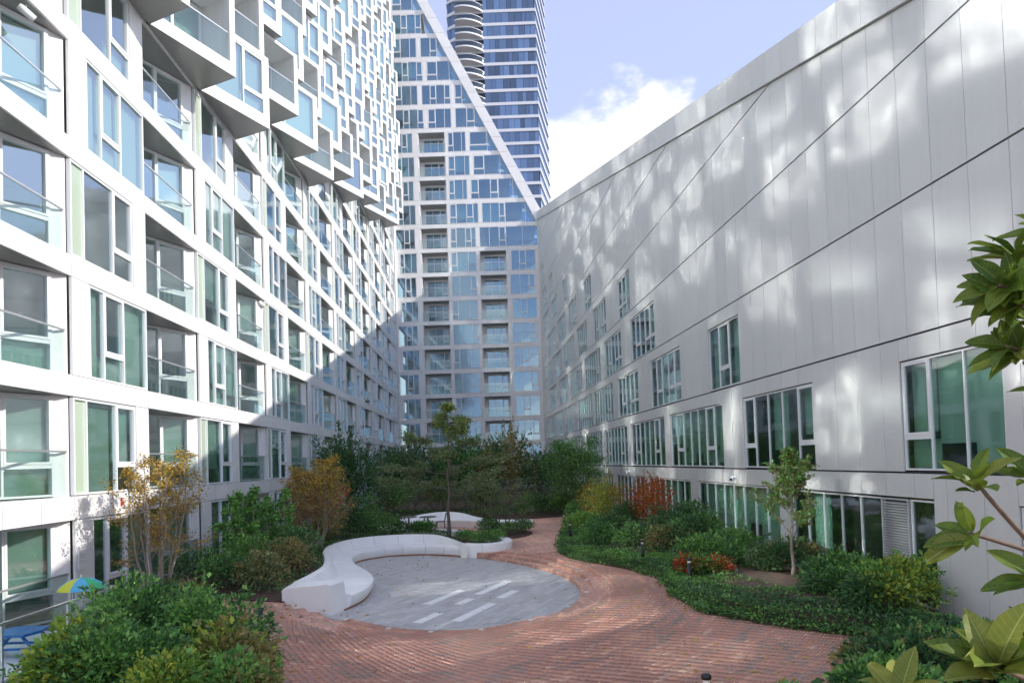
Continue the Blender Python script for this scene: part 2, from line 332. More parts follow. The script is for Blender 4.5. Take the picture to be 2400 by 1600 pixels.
rng = random.Random(11)
def window(parent, F, s0, s1, z0, z1, layout, d=0.0, detail=True, blinds=0.4, fw=.05, name='window', depth=.10, glass=None):
    """white framed window: layout = [(share, kind)], f fixed pane, v opening sash over a low light, g green panel; panes are sub-parts"""
    glass = glass or M_GLASS
    W = s1 - s0; H = z1 - z0; Mw = F.M(s0, d, z0); b = MB(); tot = sum(q[0] for q in layout); x = 0; panes = []
    b.box(0, W, 0, fw, -depth * .6, depth * .4, M_FRAME); b.box(0, W, H - fw, H, -depth * .6, depth * .4, M_FRAME)
    b.box(0, fw, fw, H - fw, -depth * .6, depth * .4, M_FRAME); b.box(W - fw, W, fw, H - fw, -depth * .6, depth * .4, M_FRAME)
    bl = rng.random() < blinds * .5
    for i, (sh, kind) in enumerate(layout):
        w = W * sh / tot; xa = x + (fw if i == 0 else fw / 2); xb = x + w - (fw if i == len(layout) - 1 else fw / 2)
        if i: b.box(x - fw / 2, x + fw / 2, fw, H - fw, -depth * .6, depth * .4, M_FRAME)
        if kind == 'v':
            t = .055; hs = H * .30
            b.box(xa, xb, hs - .05, hs + .05, -depth * .5, depth * .34, M_FRAME)
            for (za, zb) in ((fw, hs - .05), (hs + .05, H - fw)):
                up = za > fw
                if up:
                    b.box(xa, xa + t, za, zb, -depth * .4, depth * .5, M_FRAME); b.box(xb - t, xb, za, zb, -depth * .4, depth * .5, M_FRAME)
                    b.box(xa + t, xb - t, zb - t, zb, -depth * .4, depth * .5, M_FRAME); b.box(xa + t, xb - t, za, za + t, -depth * .4, depth * .5, M_FRAME)
                    panes.append((xa + t, xb - t, za + t, zb - t, 'f'))
                else: panes.append((xa, xb, za, zb, 'f'))
        else: panes.append((xa, xb, fw, H - fw, kind))
        x += w
    blx = []
    for (xa, xb, za, zb, kind) in panes:
        if kind == 'f' and (bl or rng.random() < blinds * .55):
            drop = rng.choice((1, 1, .92, .75, .55)); blx.append((xa - .02, xb + .02, max(za, zb - (H) * drop), zb))
    if not detail:
        for (xa, xb, za, zb, kind) in panes:
            b.box(xa, xb, za, zb, -.03, -.012, M_CLEAR if kind != 'g' else M_SPAN, glass if kind != 'g' else M_SPAN)
        for q in blx: b.box(*q, -.2, -.18, M_BLIND)
        return b.build(name, parent, Mw)
    o = b.build(name, parent, Mw)
    for (xa, xb, za, zb, kind) in panes:
        me = unit_cube(M_CLEAR, glass) if kind != 'g' else unit_cube(M_SPAN)
        link('pane', me, o, Mw @ Matrix.Translation((xa, za, -.03)) @ S3(xb - xa, zb - za, .018))
    if blx:
        b2 = MB()
        for q in blx: b2.box(*q, -.2, -.18, M_BLIND)
        b2.build('blind', o, Mw)
    return o

# ------------------------------------------------------------------ ground, beds, plaza
PLZ = spline([(-4.39, 17.08), (-3.28, 16.4), (-2.37, 16.2), (-1.28, 16.26), (-.16, 16.58), (.87, 17.29), (1.5, 18.3), (1.82, 19.64), (1.87, 21.11), (1.62, 22.85), (1.03, 24.5),
              (.09, 26.2), (-1, 27.65), (-2.4, 28.85), (-4.24, 29.8), (-5.8, 29.8), (-6.9, 28.3), (-7, 25.5), (-6.3, 21.7), (-5.4, 18.6)], 12, True)
BED_R = [(3.9, 39.2), (2.6, 35), (2.15, 31.5), (1.85, 29.2), (1.75, 26.9), (1.95, 25.2), (2.5, 23.8), (3.16, 22.5), (3.62, 21.5), (3.92, 20.47), (4.08, 19.3), (4.0, 17.8), (4.0, 16.8), (4.13, 15.85),
         (4.34, 15.2), (4.8, 14.5), (5.5, 13.65), (6.3, 13.0), (7.0, 12.7), (7.7, 12.5), (8.9, 12.3), (8.55, 17.5), (7.1, 38.5)]
BED_R = [tuple(p) for p in spline(BED_R[:21], 4)] + [(8.85, 12.4), (6.95, 40.5), (4.6, 40.5)]
BED_FAR = [(-11.75, 41.5), (-9, 40.6), (-6.4, 40.4), (-4, 41), (-1, 40.2), (1.2, 41.2), (3.4, 42.2), (5, 41), (6.85, 41), (4.4, 82.5), (-13.3, 82.5)]
NOSE = [(-2.25, 28.6), (-1.75, 28.25), (-1.0, 28.2), (-.42, 28.55), (-.12, 29.2), (-.22, 30.0), (-.7, 30.8), (-1.5, 31.7), (-2.3, 32.8), (-3.1, 33.8), (-4.1, 34.5), (-5.4, 34.8), (-6.6, 34.6)]
BACK = [(-6.25, 18.25), (-6.15, 20.0), (-6.2, 21.8), (-6.6, 23.6), (-7.2, 25.6), (-7.5, 27.5), (-7.25, 29.3), (-6.4, 30.5), (-5.0, 30.95), (-3.7, 30.55), (-2.8, 29.6), (-2.25, 28.6)]
SEAT = [(-4.75, 18.3), (-4.38, 19.9), (-4.48, 21.6), (-4.95, 23.1), (-5.75, 24.8), (-6.35, 26.7), (-6.35, 28.2), (-5.6, 29.25), (-4.6, 29.6), (-3.45, 29.4), (-2.5, 28.85), (-1.95, 28.2)]
BED_L = [(-10.1, 19.5), (-9.76, 19.39), (-8.4, 18.95), (-6.94, 18.35)] + [(p[0] + .05, p[1]) for p in BACK] + [(-2.0, 28.75), (-1.6, 28.55), (-1.05, 28.5), (-.68, 28.75), (-.45, 29.25), (-.52, 29.85), (-.95, 30.6), (-1.75, 31.5), (-2.55, 32.6), (-3.3, 33.5), (-4.2, 34.2), (-5.4, 34.5), (-6.6, 34.3)] + [(-7.3, 35.0), (-7.6, 37.5), (-6.6, 39.6), (-6.4, 40.3), (-9, 40.5), (-11.7, 41.4), (-11.2, 30)]
BED_FL = [tuple(p) for p in spline([(-8.55, 18.0), (-7.4, 16.6), (-6.2, 14.9), (-5.12, 13.42), (-4.3, 12.1), (-3.72, 11.0), (-3.2, 9.0), (-3.0, 6.5), (-3.2, 3.0)], 4)] + [(-8.5, 3.0), (-8.5, 15.2), (-8.9, 16.5)]
BED_FR = [tuple(p) for p in spline([(9.2, 10.6), (7.6, 10.9), (6.0, 10.7), (4.9, 10.2), (4.2, 9.4), (3.4, 8.6), (2.6, 7.6), (2.0, 6.0), (2.0, 3.0)], 4)] + [(9.6, 3.0)]
ISLE = [(-.5 + 1.35 * math.cos(a), 33.6 + 1.75 * math.sin(a)) for a in np.linspace(0, 2 * math.pi, 24, endpoint=False)]

def sheet(name, x0, x1, y0, y1, nx, ny, zf, m, hole=None, **k):
    xs = np.linspace(x0, x1, nx); ys = np.linspace(y0, y1, ny); X, Y = np.meshgrid(xs, ys); Z = zf(X, Y)
    v = np.stack([X, Y, Z], -1).reshape(-1, 3); f = []
    H = hole(X, Y) if hole else np.zeros(X.shape, bool)
    for j in range(ny - 1):
        for i in range(nx - 1):
            if H[j, i] and H[j, i + 1] and H[j + 1, i] and H[j + 1, i + 1]: continue
            a = j * nx + i; f.append((a, a + 1, a + nx + 1, a + nx))
    me = bpy.data.meshes.new(name); me.from_pydata(v.tolist(), [], f); me.materials.append(m); me.polygons.foreach_set('use_smooth', [True] * len(f)); me.update()
    return link(name, me, **k)
gb = MB(); gb.prism([(-3000, -3000), (3000, -3000), (3000, 3000), (-3000, 3000)], -.9, -.8, mat('ground_grey', (.16, .155, .15), .95, noise=(.05, .2)))
gb.build('ground', kind='structure')
BENCHP = [tuple(p) for p in spline(BACK, 6)] + [tuple(p) for p in spline(SEAT, 6)][::-1]
tang = np.roll(PLZ, -1, 0) - np.roll(PLZ, 1, 0); tang /= np.linalg.norm(tang, axis=1)[:, None]; nrm = np.stack([tang[:, 1], -tang[:, 0]], 1)
for _ in range(12): nrm = nrm + .5 * (np.roll(nrm, 1, 0) + np.roll(nrm, -1, 0)); nrm /= np.linalg.norm(nrm, axis=1)[:, None]
def ring(off, n_over=None):
    return PLZ + nrm * off
STEP_R = lambda x, y: x > -1.2 and 17.0 < y < 28.3
STEP_L = lambda x, y: x < -4.1 and 16.6 < y < 19.0
RIMP = ring(1.0)
PAVE = sheet('brick_paving', -11.5, 9.7, 2, 46, 107, 221, lambda X, Y: zg(X, Y) - .012, M_BRICKS, hole=lambda X, Y: inside(RIMP, X, Y) | inside(BENCHP, X, Y), kind='structure')
def rim():
    b = MB(); i = b.mi(M_BRICKS); offs = [0, .2, .4, .6, .72, .86, 1.08, 1.3]; G = [ring(o_) for o_ in offs]; n = len(PLZ)
    for r in range(len(offs) - 1):
        for k in range(n):
            k2 = (k + 1) % n; P4 = [G[r][k], G[r][k2], G[r + 1][k2], G[r + 1][k]]; c = sum(P4) / 4
            if inside(BENCHP, c[0], c[1]): continue
            if (STEP_R(*PLZ[k]) and STEP_R(*PLZ[k2]) and offs[r] < .85) or (STEP_L(*PLZ[k]) and STEP_L(*PLZ[k2]) and offs[r] < 1.07): continue
            m = len(b.v); b.v += [(p[0], p[1], float(zg(p[0], p[1])) - .011) for p in P4]; b.f.append((m, m + 1, m + 2, m + 3)); b.m.append(i); b.sm.append(True)
            if r == 0:
                m = len(b.v); b.v += [(P4[0][0], P4[0][1], -.6), (P4[1][0], P4[1][1], -.6), (P4[1][0], P4[1][1], float(zg(*P4[1])) - .011), (P4[0][0], P4[0][1], float(zg(*P4[0])) - .011)]; b.f.append((m, m + 1, m + 2, m + 3)); b.m.append(i); b.sm.append(False)
    for k in range(n):
        for T_, mx_ in ((STEP_R, .86), (STEP_L, 1.08)):
            k0 = (k - 1) % n; k2 = (k + 1) % n
            if (T_(*PLZ[k]) and T_(*PLZ[k2])) != (T_(*PLZ[k0]) and T_(*PLZ[k])):
                p, q = ring(-.02)[k], ring(mx_ + .03)[k]; m = len(b.v); b.v += [(p[0], p[1], -.6), (q[0], q[1], -.6), (q[0], q[1], float(zg(*q)) - .011), (p[0], p[1], float(zg(*p)) - .011)]; b.f.append((m, m + 1, m + 2, m + 3)); b.m.append(i); b.sm.append(False)
    b.build('rim', PAVE)
rim()

def poly_fill(poly, step, zf, m, name, inner=True, mound=.25, edge=.03, **k):
    """a bed of soil: triangulated grid inside the outline, rising from the edge"""
    P = np.array(poly); x0, y0 = P.min(0); x1, y1 = P.max(0); xs = np.arange(x0, x1 + step, step); ys = np.arange(y0, y1 + step, step)
    import bmesh
    bm = bmesh.new(); vs = [bm.verts.new((p[0], p[1], 0)) for p in poly]; f = bm.faces.new(vs)
    bmesh.ops.triangulate(bm, faces=[f])
    for _ in range(2):
        ed = [e for e in bm.edges if e.calc_length() > step]
        if ed: bmesh.ops.subdivide_edges(bm, edges=ed, cuts=max(1, int(min(8, max(e.calc_length() for e in ed) / step / 2))), use_grid_fill=False); bmesh.ops.triangulate(bm, faces=bm.faces[:])
    bad = [q for q in bm.faces if not inside(poly, q.calc_center_median().x, q.calc_center_median().y)]
    bmesh.ops.delete(bm, geom=bad, context='FACES')
    seg = np.stack([P, np.roll(P, -1, 0)], 1)
    for v in bm.verts:
        p = np.array(v.co[:2]); a = seg[:, 0]; d = seg[:, 1] - a; t = np.clip(((p - a) * d).sum(1) / ((d * d).sum(1) + 1e-9), 0, 1); q = a + d * t[:, None]
        dist = np.sqrt(((p - q) ** 2).sum(1)).min(); v.co.z = float(zf(p[0], p[1])) + edge + mound * float(smooth01(dist / 1.5))
    me = bpy.data.meshes.new(name); bm.to_mesh(me); bm.free(); me.materials.append(m); me.update()
    o = link(name, me, **k)
    b = MB(); n = len(poly)      # dark edging strip round the bed
    for i in range(n):
        p = Vector((*poly[i][:2], 0)); q = Vector((*poly[(i + 1) % n][:2], 0)); t = (q - p)
        if t.length < 1e-4: continue
        t.normalize(); s_ = Vector((-t.y, t.x, 0)) * .02; za = float(zf(p.x, p.y)); zb_ = float(zf(q.x, q.y))
        c = [p - s_ + Vector((0, 0, za - .1)), q - s_ + Vector((0, 0, zb_ - .1)), q + s_ + Vector((0, 0, zb_ - .1)), p + s_ + Vector((0, 0, za - .1))]
        c += [w + Vector((0, 0, .12)) for w in c]; b.quadbox([tuple(w) for w in c], M_EDGE)
    b.build('edging', o)
    return o
bedR = poly_fill(BED_R, .8, zg, M_SOIL, 'planting_bed', kind='structure', mound=.35)
bedF = poly_fill(BED_FAR, 2.0, zg, M_SOIL, 'planting_bed', kind='structure')
bedL = poly_fill(BED_L, .9, zg, M_SOIL, 'planting_bed', kind='structure', mound=.12)
bedFL = poly_fill(BED_FL, .8, zg, M_SOIL, 'planting_bed', kind='structure')
bedFR = poly_fill(BED_FR, .8, zg, M_SOIL, 'planting_bed', kind='structure')
bedI = poly_fill(ISLE, .6, zg, M_SOIL, 'planting_bed', kind='structure', mound=.1)

# round plaza: stone bed, pavers one by one, six long pale strips
pb = MB(); pb.prism([tuple(p) for p in PLZ], -.62, -.462, M_STONEJ); plaza = pb.build('plaza', kind='structure')
pv = Pieces(plaza, 'paver'); pd = np.array([.40, .917]); pd /= np.linalg.norm(pd); pp = np.array([pd[1], -pd[0]]); r2 = random.Random(4)
pc = np.array([-2.4, 22.8])
strips = [((-2.67, 19.37), (-1.82, 21.32)), ((-1.30, 20.56), (-.36, 22.64)), ((-.62, 19.94), (-.07, 20.96)), ((-2.64, 17.17), (-2.06, 18.14)), ((-1.67, 17.22), (-.74, 19.18)), ((-1.78, 19.23), (-1.40, 19.95))]
for i in range(-40, 41):
    a = i * .215; l = -9 + r2.random()
    while l < 9:
        L = r2.choice((.5, .65, .8, .95)); c4 = [pc + pp * (a + u) + pd * (l + v) for u, v in ((.004, .004), (.211, .004), (.211, L - .004), (.004, L - .004))]
        X = np.array([q[0] for q in c4]); Y = np.array([q[1] for q in c4])
        if inside(PLZ, X, Y).all():
            o = c4[0]; Mw = Matrix(((pp[0], pd[0], 0, o[0]), (pp[1], pd[1], 0, o[1]), (0, 0, 1, -.462), (0, 0, 0, 1)))
            hid = .02 if inside(BACK + SEAT[::-1], X, Y).any() else 1
            pv.add(Mw, .207, L - .008, .012 + r2.random() * .003, M_STONE, vis=hid)
        l += L
pv.flush()
for (p, q) in strips:
    p = np.array(p); q = np.array(q); L = np.linalg.norm(q - p); Mw = Matrix(((pp[0], pd[0], 0, p[0]), (pp[1], pd[1], 0, p[1]), (0, 0, 1, -.449), (0, 0, 0, 1)))
    s = link('pale_strip', unit_cube(M_STRIP), plaza, Mw @ S3(.27, L, .006)); s['label'] = 'long pale stone strip set in grey plaza paving'

# brick courses running round the plaza
def bricks():
    rs = np.random.RandomState(5); C = []; T = []; TN = []; HW = []
    gn = rs.rand(400, 400)
    def tone(a, o_):
        a = a / .75; o_ = np.full(a.shape, o_ / .16); i = a.astype(int) % 398; j = o_.astype(int) % 398; u = a % 1; v = o_ % 1; u = u * u * (3 - 2 * u); v = v * v * (3 - 2 * v)
        return (gn[i, j] * (1 - u) + gn[i + 1, j] * u) * (1 - v) + (gn[i, j + 1] * (1 - u) + gn[i + 1, j + 1] * u) * v
    off = .09
    while off < 12.5:
        Rg = ring(off) + np.array([0, -.35 * max(0, off - .8)]); d = np.linalg.norm(np.roll(Rg, -1, 0) - Rg, axis=1); s = np.concatenate([[0], np.cumsum(d)]); n = int(s[-1] / .212)
        row = int(round((off - .09) / .052)); q = (np.arange(n) + .5 * (row % 2) + rs.rand() * .12) * (s[-1] / n); q = q % s[-1]; Rc = np.vstack([Rg, Rg[:1]])
        x = np.interp(q, s, Rc[:, 0]); y = np.interp(q, s, Rc[:, 1]); x2 = np.interp((q + .05) % s[-1], s, Rc[:, 0]); y2 = np.interp((q + .05) % s[-1], s, Rc[:, 1])
        t = np.stack([x2 - x, y2 - y], 1); t /= (np.linalg.norm(t, axis=1)[:, None] + 1e-9)
        k = (y > 6.5) & (y < 27) & (x > -11) & (x < 9.2)
        for B in (BED_R, BED_L, BED_FL, BED_FR): k &= ~inside(B, x, y)
        k &= ~inside(BACK + SEAT[::-1], x, y) & ~inside(PLZ, x, y)
        k &= (np.abs(x) < y * .8 + .5)
        if off < .8: k &= ~((x > -1.5) & (y > 16.7) & (y < 29))
        if off < 1.1: k &= ~((x < -4.1) & (y < 19))
        C.append(np.stack([x, y], 1)[k]); T.append(t[k]); TN.append(np.clip((tone(q, off) - .5) * .8 + .47 + rs.randn(len(q)) * .17, 0, 1)[k]); HW.append((.026 * (1 - .35 * np.clip(np.where(off > .8, 1, 0) * -t[:, 0], -1, 1)) - .0025)[k]); off += .052
    C = np.vstack(C); T = np.vstack(T); Nn = np.stack([-T[:, 1], T[:, 0]], 1); n = len(C)
    z = zg(C[:, 0], C[:, 1]) + .002 + rs.rand(n) * .004
    hl, hw = .103, np.concatenate(HW)[:, None]
    cor = [C + T * a * hl + Nn * b_ * hw for a, b_ in ((-1, -1), (1, -1), (1, 1), (-1, 1))]
    v = np.zeros((n, 8, 3))
    for i in range(4):
        v[:, i, :2] = cor[i]; v[:, i, 2] = z - .016; v[:, i + 4, :2] = cor[i]; v[:, i + 4, 2] = z
    f = np.array([(4, 5, 6, 7), (0, 1, 5, 4), (1, 2, 6, 5), (2, 3, 7, 6), (3, 0, 4, 7)]); F = (np.arange(n)[:, None, None] * 8 + f[None]).reshape(-1)
    me = bpy.data.meshes.new('brick'); me.vertices.add(n * 8); me.vertices.foreach_set('co', v.reshape(-1)); me.loops.add(len(F)); me.loops.foreach_set('vertex_index', F.astype(np.int32))
    me.polygons.add(n * 5); me.polygons.foreach_set('loop_start', (np.arange(n * 5) * 4).astype(np.int32)); me.materials.append(M_BRICK); me.update(calc_edges=True)
    at = me.attributes.new('tone', 'FLOAT', 'FACE'); at.data.foreach_set('value', np.repeat(np.concatenate(TN), 5).astype(np.float32))
    link('brick', me, PAVE, kind='stuff')
bricks()
def step_arc(parent, test, o0, o1, z):
    idx = [i for i in range(len(PLZ)) if test(*PLZ[i])]
    # longest run in ring order
    if idx and idx[0] == 0 and idx[-1] == len(PLZ) - 1:
        g = next(i for i in range(len(idx) - 1) if idx[i + 1] - idx[i] > 1); idx = idx[g + 1:] + idx[:g + 1]
    n_ = len(PLZ); idx = [(idx[0] - 1) % n_] + idx + [(idx[-1] + 1) % n_]
    A = ring(o0)[idx]; B = ring(o1)[idx]; R9 = ring(.9)[idx]; b = MB()
    for i in range(len(idx) - 1):
        c = [(*A[i], -.6), (*A[i + 1], -.6), (*B[i + 1], -.6), (*B[i], -.6)]; h0, h1 = [-.455 + (float(zg(*R9[q])) - .008 + .455) * z for q in (i, i + 1)]; c += [(*A[i], h0), (*A[i + 1], h1), (*B[i + 1], h1), (*B[i], h0)]; b.quadbox(c, M_BRICKS)
    b.build('step', parent)
st = empty('garden_steps', (2.0, 21, -.45), 'curved brick steps on the side of the round plaza facing the grey wall', 'steps')
for o0, o1, z in ((0.0, .36, .34), (.36, .72, .68), (.72, .88, 1.0)): step_arc(st, STEP_R, o0, o1, z)
st = empty('garden_steps', (-5.0, 17.5, -.45), 'short flight of three brick steps beside the end of the white bench', 'steps')
for o0, o1, z in ((0.02, .36, .28), (.36, .72, .56), (.72, 1.1, .86)): step_arc(st, STEP_L, o0, o1, z)

# ------------------------------------------------------------------ left wing
WL = Wall((-10.14, 0, 0), (-.0417, 1)); KL = 1.00087
def sl(y): return y * KL
MOD = 7.62; TURN = R_(27.4)
left = empty('apartment_wing', (-11.2, 40, 0), 'sunlit white apartment wing with angled balconies and jutting boxes', 'building', 'wings round the courtyard')
panL = Pieces(left, 'panel')
FULL_H = 2.42
def zbound(y): return max(15.6, 16.3 + .27 * (y - 20.7))
def ztop(y): return max(24 + .3 * y, 6 + .74 * y)
tanT = math.tan(TURN); ROOM_D = 5.5
def room_part(parent, W, a0, a1, z0, z1, dpt, step, name='room'):
    b = MB(); b.box(a0, a1, z0, z1, -dpt - .1, -dpt, M_ROOM)
    x = a0
    while x <= a1 + .01:
        b.box(x, x + .12, z0, z1, -dpt, -2.2, M_ROOM); x += step
    return b.build(name, parent, W.M())
railcount = [0]
def rail(parent, F, s0, s1, z, d, detail=True, h=1.08):
    b = MB(); b.box(0, s1 - s0, .0, h - .02, -.008, .008, M_RAILG); o = b.build('balcony_glass', parent, F.M(s0, d, z + .02))
    b = MB(); b.box(-.02, s1 - s0 + .02, h - .02, h + .025, -.02, .02, M_RAIL); b.build('handrail', o, F.M(s0, d, z + .02))
for k in range(0, 21):
    z0, z1 = FL[k], FL[k + 1]; H = z1 - z0; bandh = .52 if k else .58
    ylo = 5.46
    ys = [ylo + MOD / 2 * j for j in range(0, 21)]
    low = [y for y in ys if FL[k] < zbound(y) and y < 81.5]
    if low:
        y0 = low[0]; y1 = low[-1] + MOD / 2; y1 = min(y1, 83.3)
        # floor slab and dark backing behind the band, then band panels
        b = MB(); b.box(sl(y0), sl(y1), z1 - bandh + .02, z1 - .012, -ROOM_D, -.07, M_SLAB); b.build('slab', left, WL.M())
        room_part(left, WL, sl(y0), sl(y1), z0, z1 - bandh + .02, ROOM_D, MOD / 2 * KL)
        y = y0
        while y < y1 - .05:
            w = min(1.27, y1 - y); panL.add(WL.M(sl(y) + .010, -.07, z1 - bandh), w * KL - .020, bandh, .07, M_PANEL); y += 1.27
        b = MB(); b.box(sl(y0), sl(y1), z1 - bandh + .03, z1 - .03, -.09, -.068, M_DARK); b.build('joint_backing', left, WL.M())
    for y in low:
        j = round((y - ylo) / (MOD / 2)); detail = 12 < y < 45
        zt = z1 - bandh
        if j % 2 == 0:
            # recessed balcony: window wall turned out of the facade line
            ye = y + MOD / 2 - .02; Ls = (ye - y) * KL; F = Wall(WL.pt(sl(ye), -.09, 0), (WL.e.x, WL.e.y)).turned(0, TURN); Lr = Ls / math.cos(TURN)
            wnd = .42
            o = window(left, F, -Lr + .05, -wnd, z0 + .02, zt - .03, [(.45, 'f'), (1.9, 'f'), (1.0, 'v')] if (k + j) % 4 else [(1.0, 'f'), (1.3, 'f'), (1.0, 'v')], detail=detail, blinds=.5, depth=.14, glass=M_GLASSL)
            panL.add(F.M(-wnd + .005, -.06, z0), wnd - .03, zt - z0, .06, M_PANEL, vis=.8)
            b = MB()           # side wall at the deep end
            b.box(0, .12, z0, zt - .01, -Ls * tanT - .1, -.075, M_PANEL); b.build('balcony_side', left, WL.M(sl(y) + .001))
            sp = [(-.0, -.075), (Ls, -.075), (Ls, -.1), (.12, -Ls * tanT - .05), (.12, -.075)]
            tri = [(sl(y) + .13, -.075), (sl(ye) - .01, -.075), (sl(y) + .13, -Ls * tanT - .05)]
            vs = [WL.pt(a, dd, zt) for a, dd in tri]; b = MB()
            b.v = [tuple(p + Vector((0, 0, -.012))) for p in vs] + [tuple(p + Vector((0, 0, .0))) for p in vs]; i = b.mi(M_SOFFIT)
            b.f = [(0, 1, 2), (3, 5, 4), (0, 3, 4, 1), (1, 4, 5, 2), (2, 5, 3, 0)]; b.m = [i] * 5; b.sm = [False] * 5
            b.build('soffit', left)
            rail(left, WL, sl(y) + .14, sl(ye) - .12, z0, -.11)
        else:
            ya, yb = y, y + MOD / 2
            if k % 2 == 1: w0, w1, p0, p1 = ya, yb - .76, yb - .76, yb; lay = [(.55, 'g'), (1.35, 'f'), (1.0, 'v')]
            else: w0, w1, p0, p1 = ya + .76, yb, ya, ya + .76; lay = [(.68, 'f'), (1.0, 'v'), (1.3, 'f')]
            if k == 0 and j % 4 == 1: lay = [(1, 'f'), (1, 'f'), (1, 'f')]
            window(left, WL, sl(w0) + .02, sl(w1) - .02, z0 + .02, zt - .03, lay, d=-.05, detail=detail, blinds=.8, glass=M_GLASSL)
            panL.add(WL.M(sl(p0) + .008, -.07, z0 + .015), (p1 - p0) * KL - .016, zt - z0 - .03, .07, M_PANEL)
    # upper part: boxes that swing out of the wall, shifted by half a bay on every other storey
    up = [ylo + MOD / 2 * j + (MOD / 8 if k % 2 else 0) for j in range(0, 21)]
    up = [y for y in up if FL[k] >= zbound(y) and FL[k] < ztop(y) and y < 78.5]
    if up:
        y0 = up[0]; y1 = min(up[-1] + MOD / 2 + 1, 83.3); b = MB(); b.box(sl(y0), sl(y1), z0 - .40, z0 - .05, -ROOM_D, -.1, M_SLAB); b.build('slab', left, WL.M())
        room_part(left, WL, sl(y0), sl(y1), z0 - .05, z1 - .4, ROOM_D, MOD / 2 * KL)
    for y in up:
        j = int((y - ylo) / (MOD / 2) + .05); bal = (j + k) % 4 == 0; detail = y < 38 and y > 12
        first = FL[k] - zbound(y) < 2.9
        if first: bal = (round((y - ylo) / (MOD / 2))) % 2 == 0
        Lb = 3.75 if first else 3.2
        back = -.055 * max(0, (FL[k] - zbound(y)) / 3.0)
        F = Wall(WL.pt(sl(y), -.02 + back, 0), (WL.e.x, WL.e.y)).turned(0, TURN)
        b = MB(); zb0 = z0 - .45; zb1 = z0 + 2.53; ret = Lb * math.tan(TURN) + .15
        b.box(0, Lb, zb0 + .012, z0, -.25, 0, M_PANEL)                                    # bottom fascia
        b.box(0, Lb, zb1 - .16, zb1, -.25, 0, M_PANEL)                                    # head
        b.box(0, .16, z0, zb1 - .16, -.25, 0, M_PANEL); b.box(Lb - .24, Lb, z0, zb1 - .16, -.25, 0, M_PANEL)
        b.box(Lb - .2, Lb, zb0 + .012, zb1, -ret, -.25, M_PANEL)                          # return wall at the tip
        def tri_prism(za, zb_, m):
            vs = [F.pt(0.1, -.25, 0), F.pt(Lb - .2, -.25, 0), F.pt(Lb - .2, -ret, 0)]; Mi = F.M().inverted(); base = len(b.v); i = b.mi(m)
            vs = [Mi @ p for p in vs]; b.v += [(p.x, za, p.z) for p in vs] + [(p.x, zb_, p.z) for p in vs]
            b.f += [(base, base + 1, base + 2), (base + 3, base + 5, base + 4), (base, base + 3, base + 4, base + 1), (base + 1, base + 4, base + 5, base + 2), (base + 2, base + 5, base + 3, base)]; b.m += [i] * 5; b.sm += [False] * 5
        tri_prism(z0 - .15, z0 - .01, M_SLAB); tri_prism(zb1 - .12, zb1 - .01, M_PANEL)
        o = b.build('bay_box', left, F.M())
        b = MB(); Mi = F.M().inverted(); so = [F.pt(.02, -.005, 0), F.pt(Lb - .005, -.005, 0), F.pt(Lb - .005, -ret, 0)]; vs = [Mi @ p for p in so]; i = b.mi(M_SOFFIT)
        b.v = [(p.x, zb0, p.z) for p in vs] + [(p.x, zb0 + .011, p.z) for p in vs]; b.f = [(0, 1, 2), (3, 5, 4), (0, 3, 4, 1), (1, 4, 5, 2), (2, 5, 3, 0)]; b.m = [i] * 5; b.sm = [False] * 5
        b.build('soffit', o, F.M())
        if bal:
            rail(o, F, .17, Lb - .25, z0 - .02, -.1)
            window(o, F, 1.0, Lb - .22, z0 + .01, zb1 - .18, [(1, 'f'), (1, 'v')], d=-1.45, detail=False, blinds=.6, glass=M_GLASSL, name='balcony_door')
        else:
            lay = [(.55, 'f'), (1.5, 'f'), (1.0, 'v')] if rng.random() < .6 else [(1.0, 'v'), (1.9, 'f')]
            window(o, F, .165, Lb - .245, z0 + .01, zb1 - .165, lay, d=-.07, detail=False, blinds=1.25, glass=M_GLASSL)
panL.flush()
b = MB(); b.box(sl(83.0), sl(84.4), 0, 36, -2, -.02, M_PANEL); b.build('corner_pier', left, WL.M())
b = MB(); b.box(sl(4.2), sl(5.44), 0, 25, -5, 0, M_PANEL); b.build('end_wall', left, WL.M())

# ------------------------------------------------------------------ right wing
KR = 1.00244
WR = Wall((9.84 - .0699 * 90, 90, 0), (.0699, -1))
def sr(y): return (90 - y) * KR
right = empty('apartment_wing', (7.5, 45, 0), 'shaded grey panelled wing with sloping parapet and rows of green windows', 'building', 'wings round the courtyard')
panR = Pieces(right, 'panel')
def rtop(y): return 9.9 + .29 * y
WIN_R = {0: [(6.5, 12.2), (14.4, 20.7), (21.5, 28.96), (29.9, 36.84), (37.7, 44.6), (45.6, 52), (53.2, 59.6), (60.8, 67), (68.4, 74.8), (76, 81)],
 1: [(5.0, 9.4), (12.4, 15.34), (19.17, 24.03), (25.93, 32.58), (33.48, 40.23), (41.18, 47.8), (48.8, 55.4), (56.4, 63), (64, 70.6), (71.7, 78.2)],
 2: [(24.1, 27.13), (30.68, 35.62), (38.22, 43.27), (44.75, 51.33), (52, 58.8), (60, 66.5), (67.6, 74), (75.2, 81)],
 3: [(34.54, 39.49), (41.92, 46.8), (48.39, 54.82), (56, 62.5), (63.7, 70), (71.3, 78)],
 4: [(39.32, 42.41), (46.03, 50.48), (53.23, 57.74), (59.5, 66), (67.2, 73.6), (75, 81)],
 5: [(50.92, 53.71), (57.67, 62.01), (64, 69), (71, 77.5)], 6: [(62.42, 65.01), (68.72, 72.89), (75.5, 81)], 7: [(72, 74.5), (77, 81)], 8: [(79, 81.5)]}
PT = .045
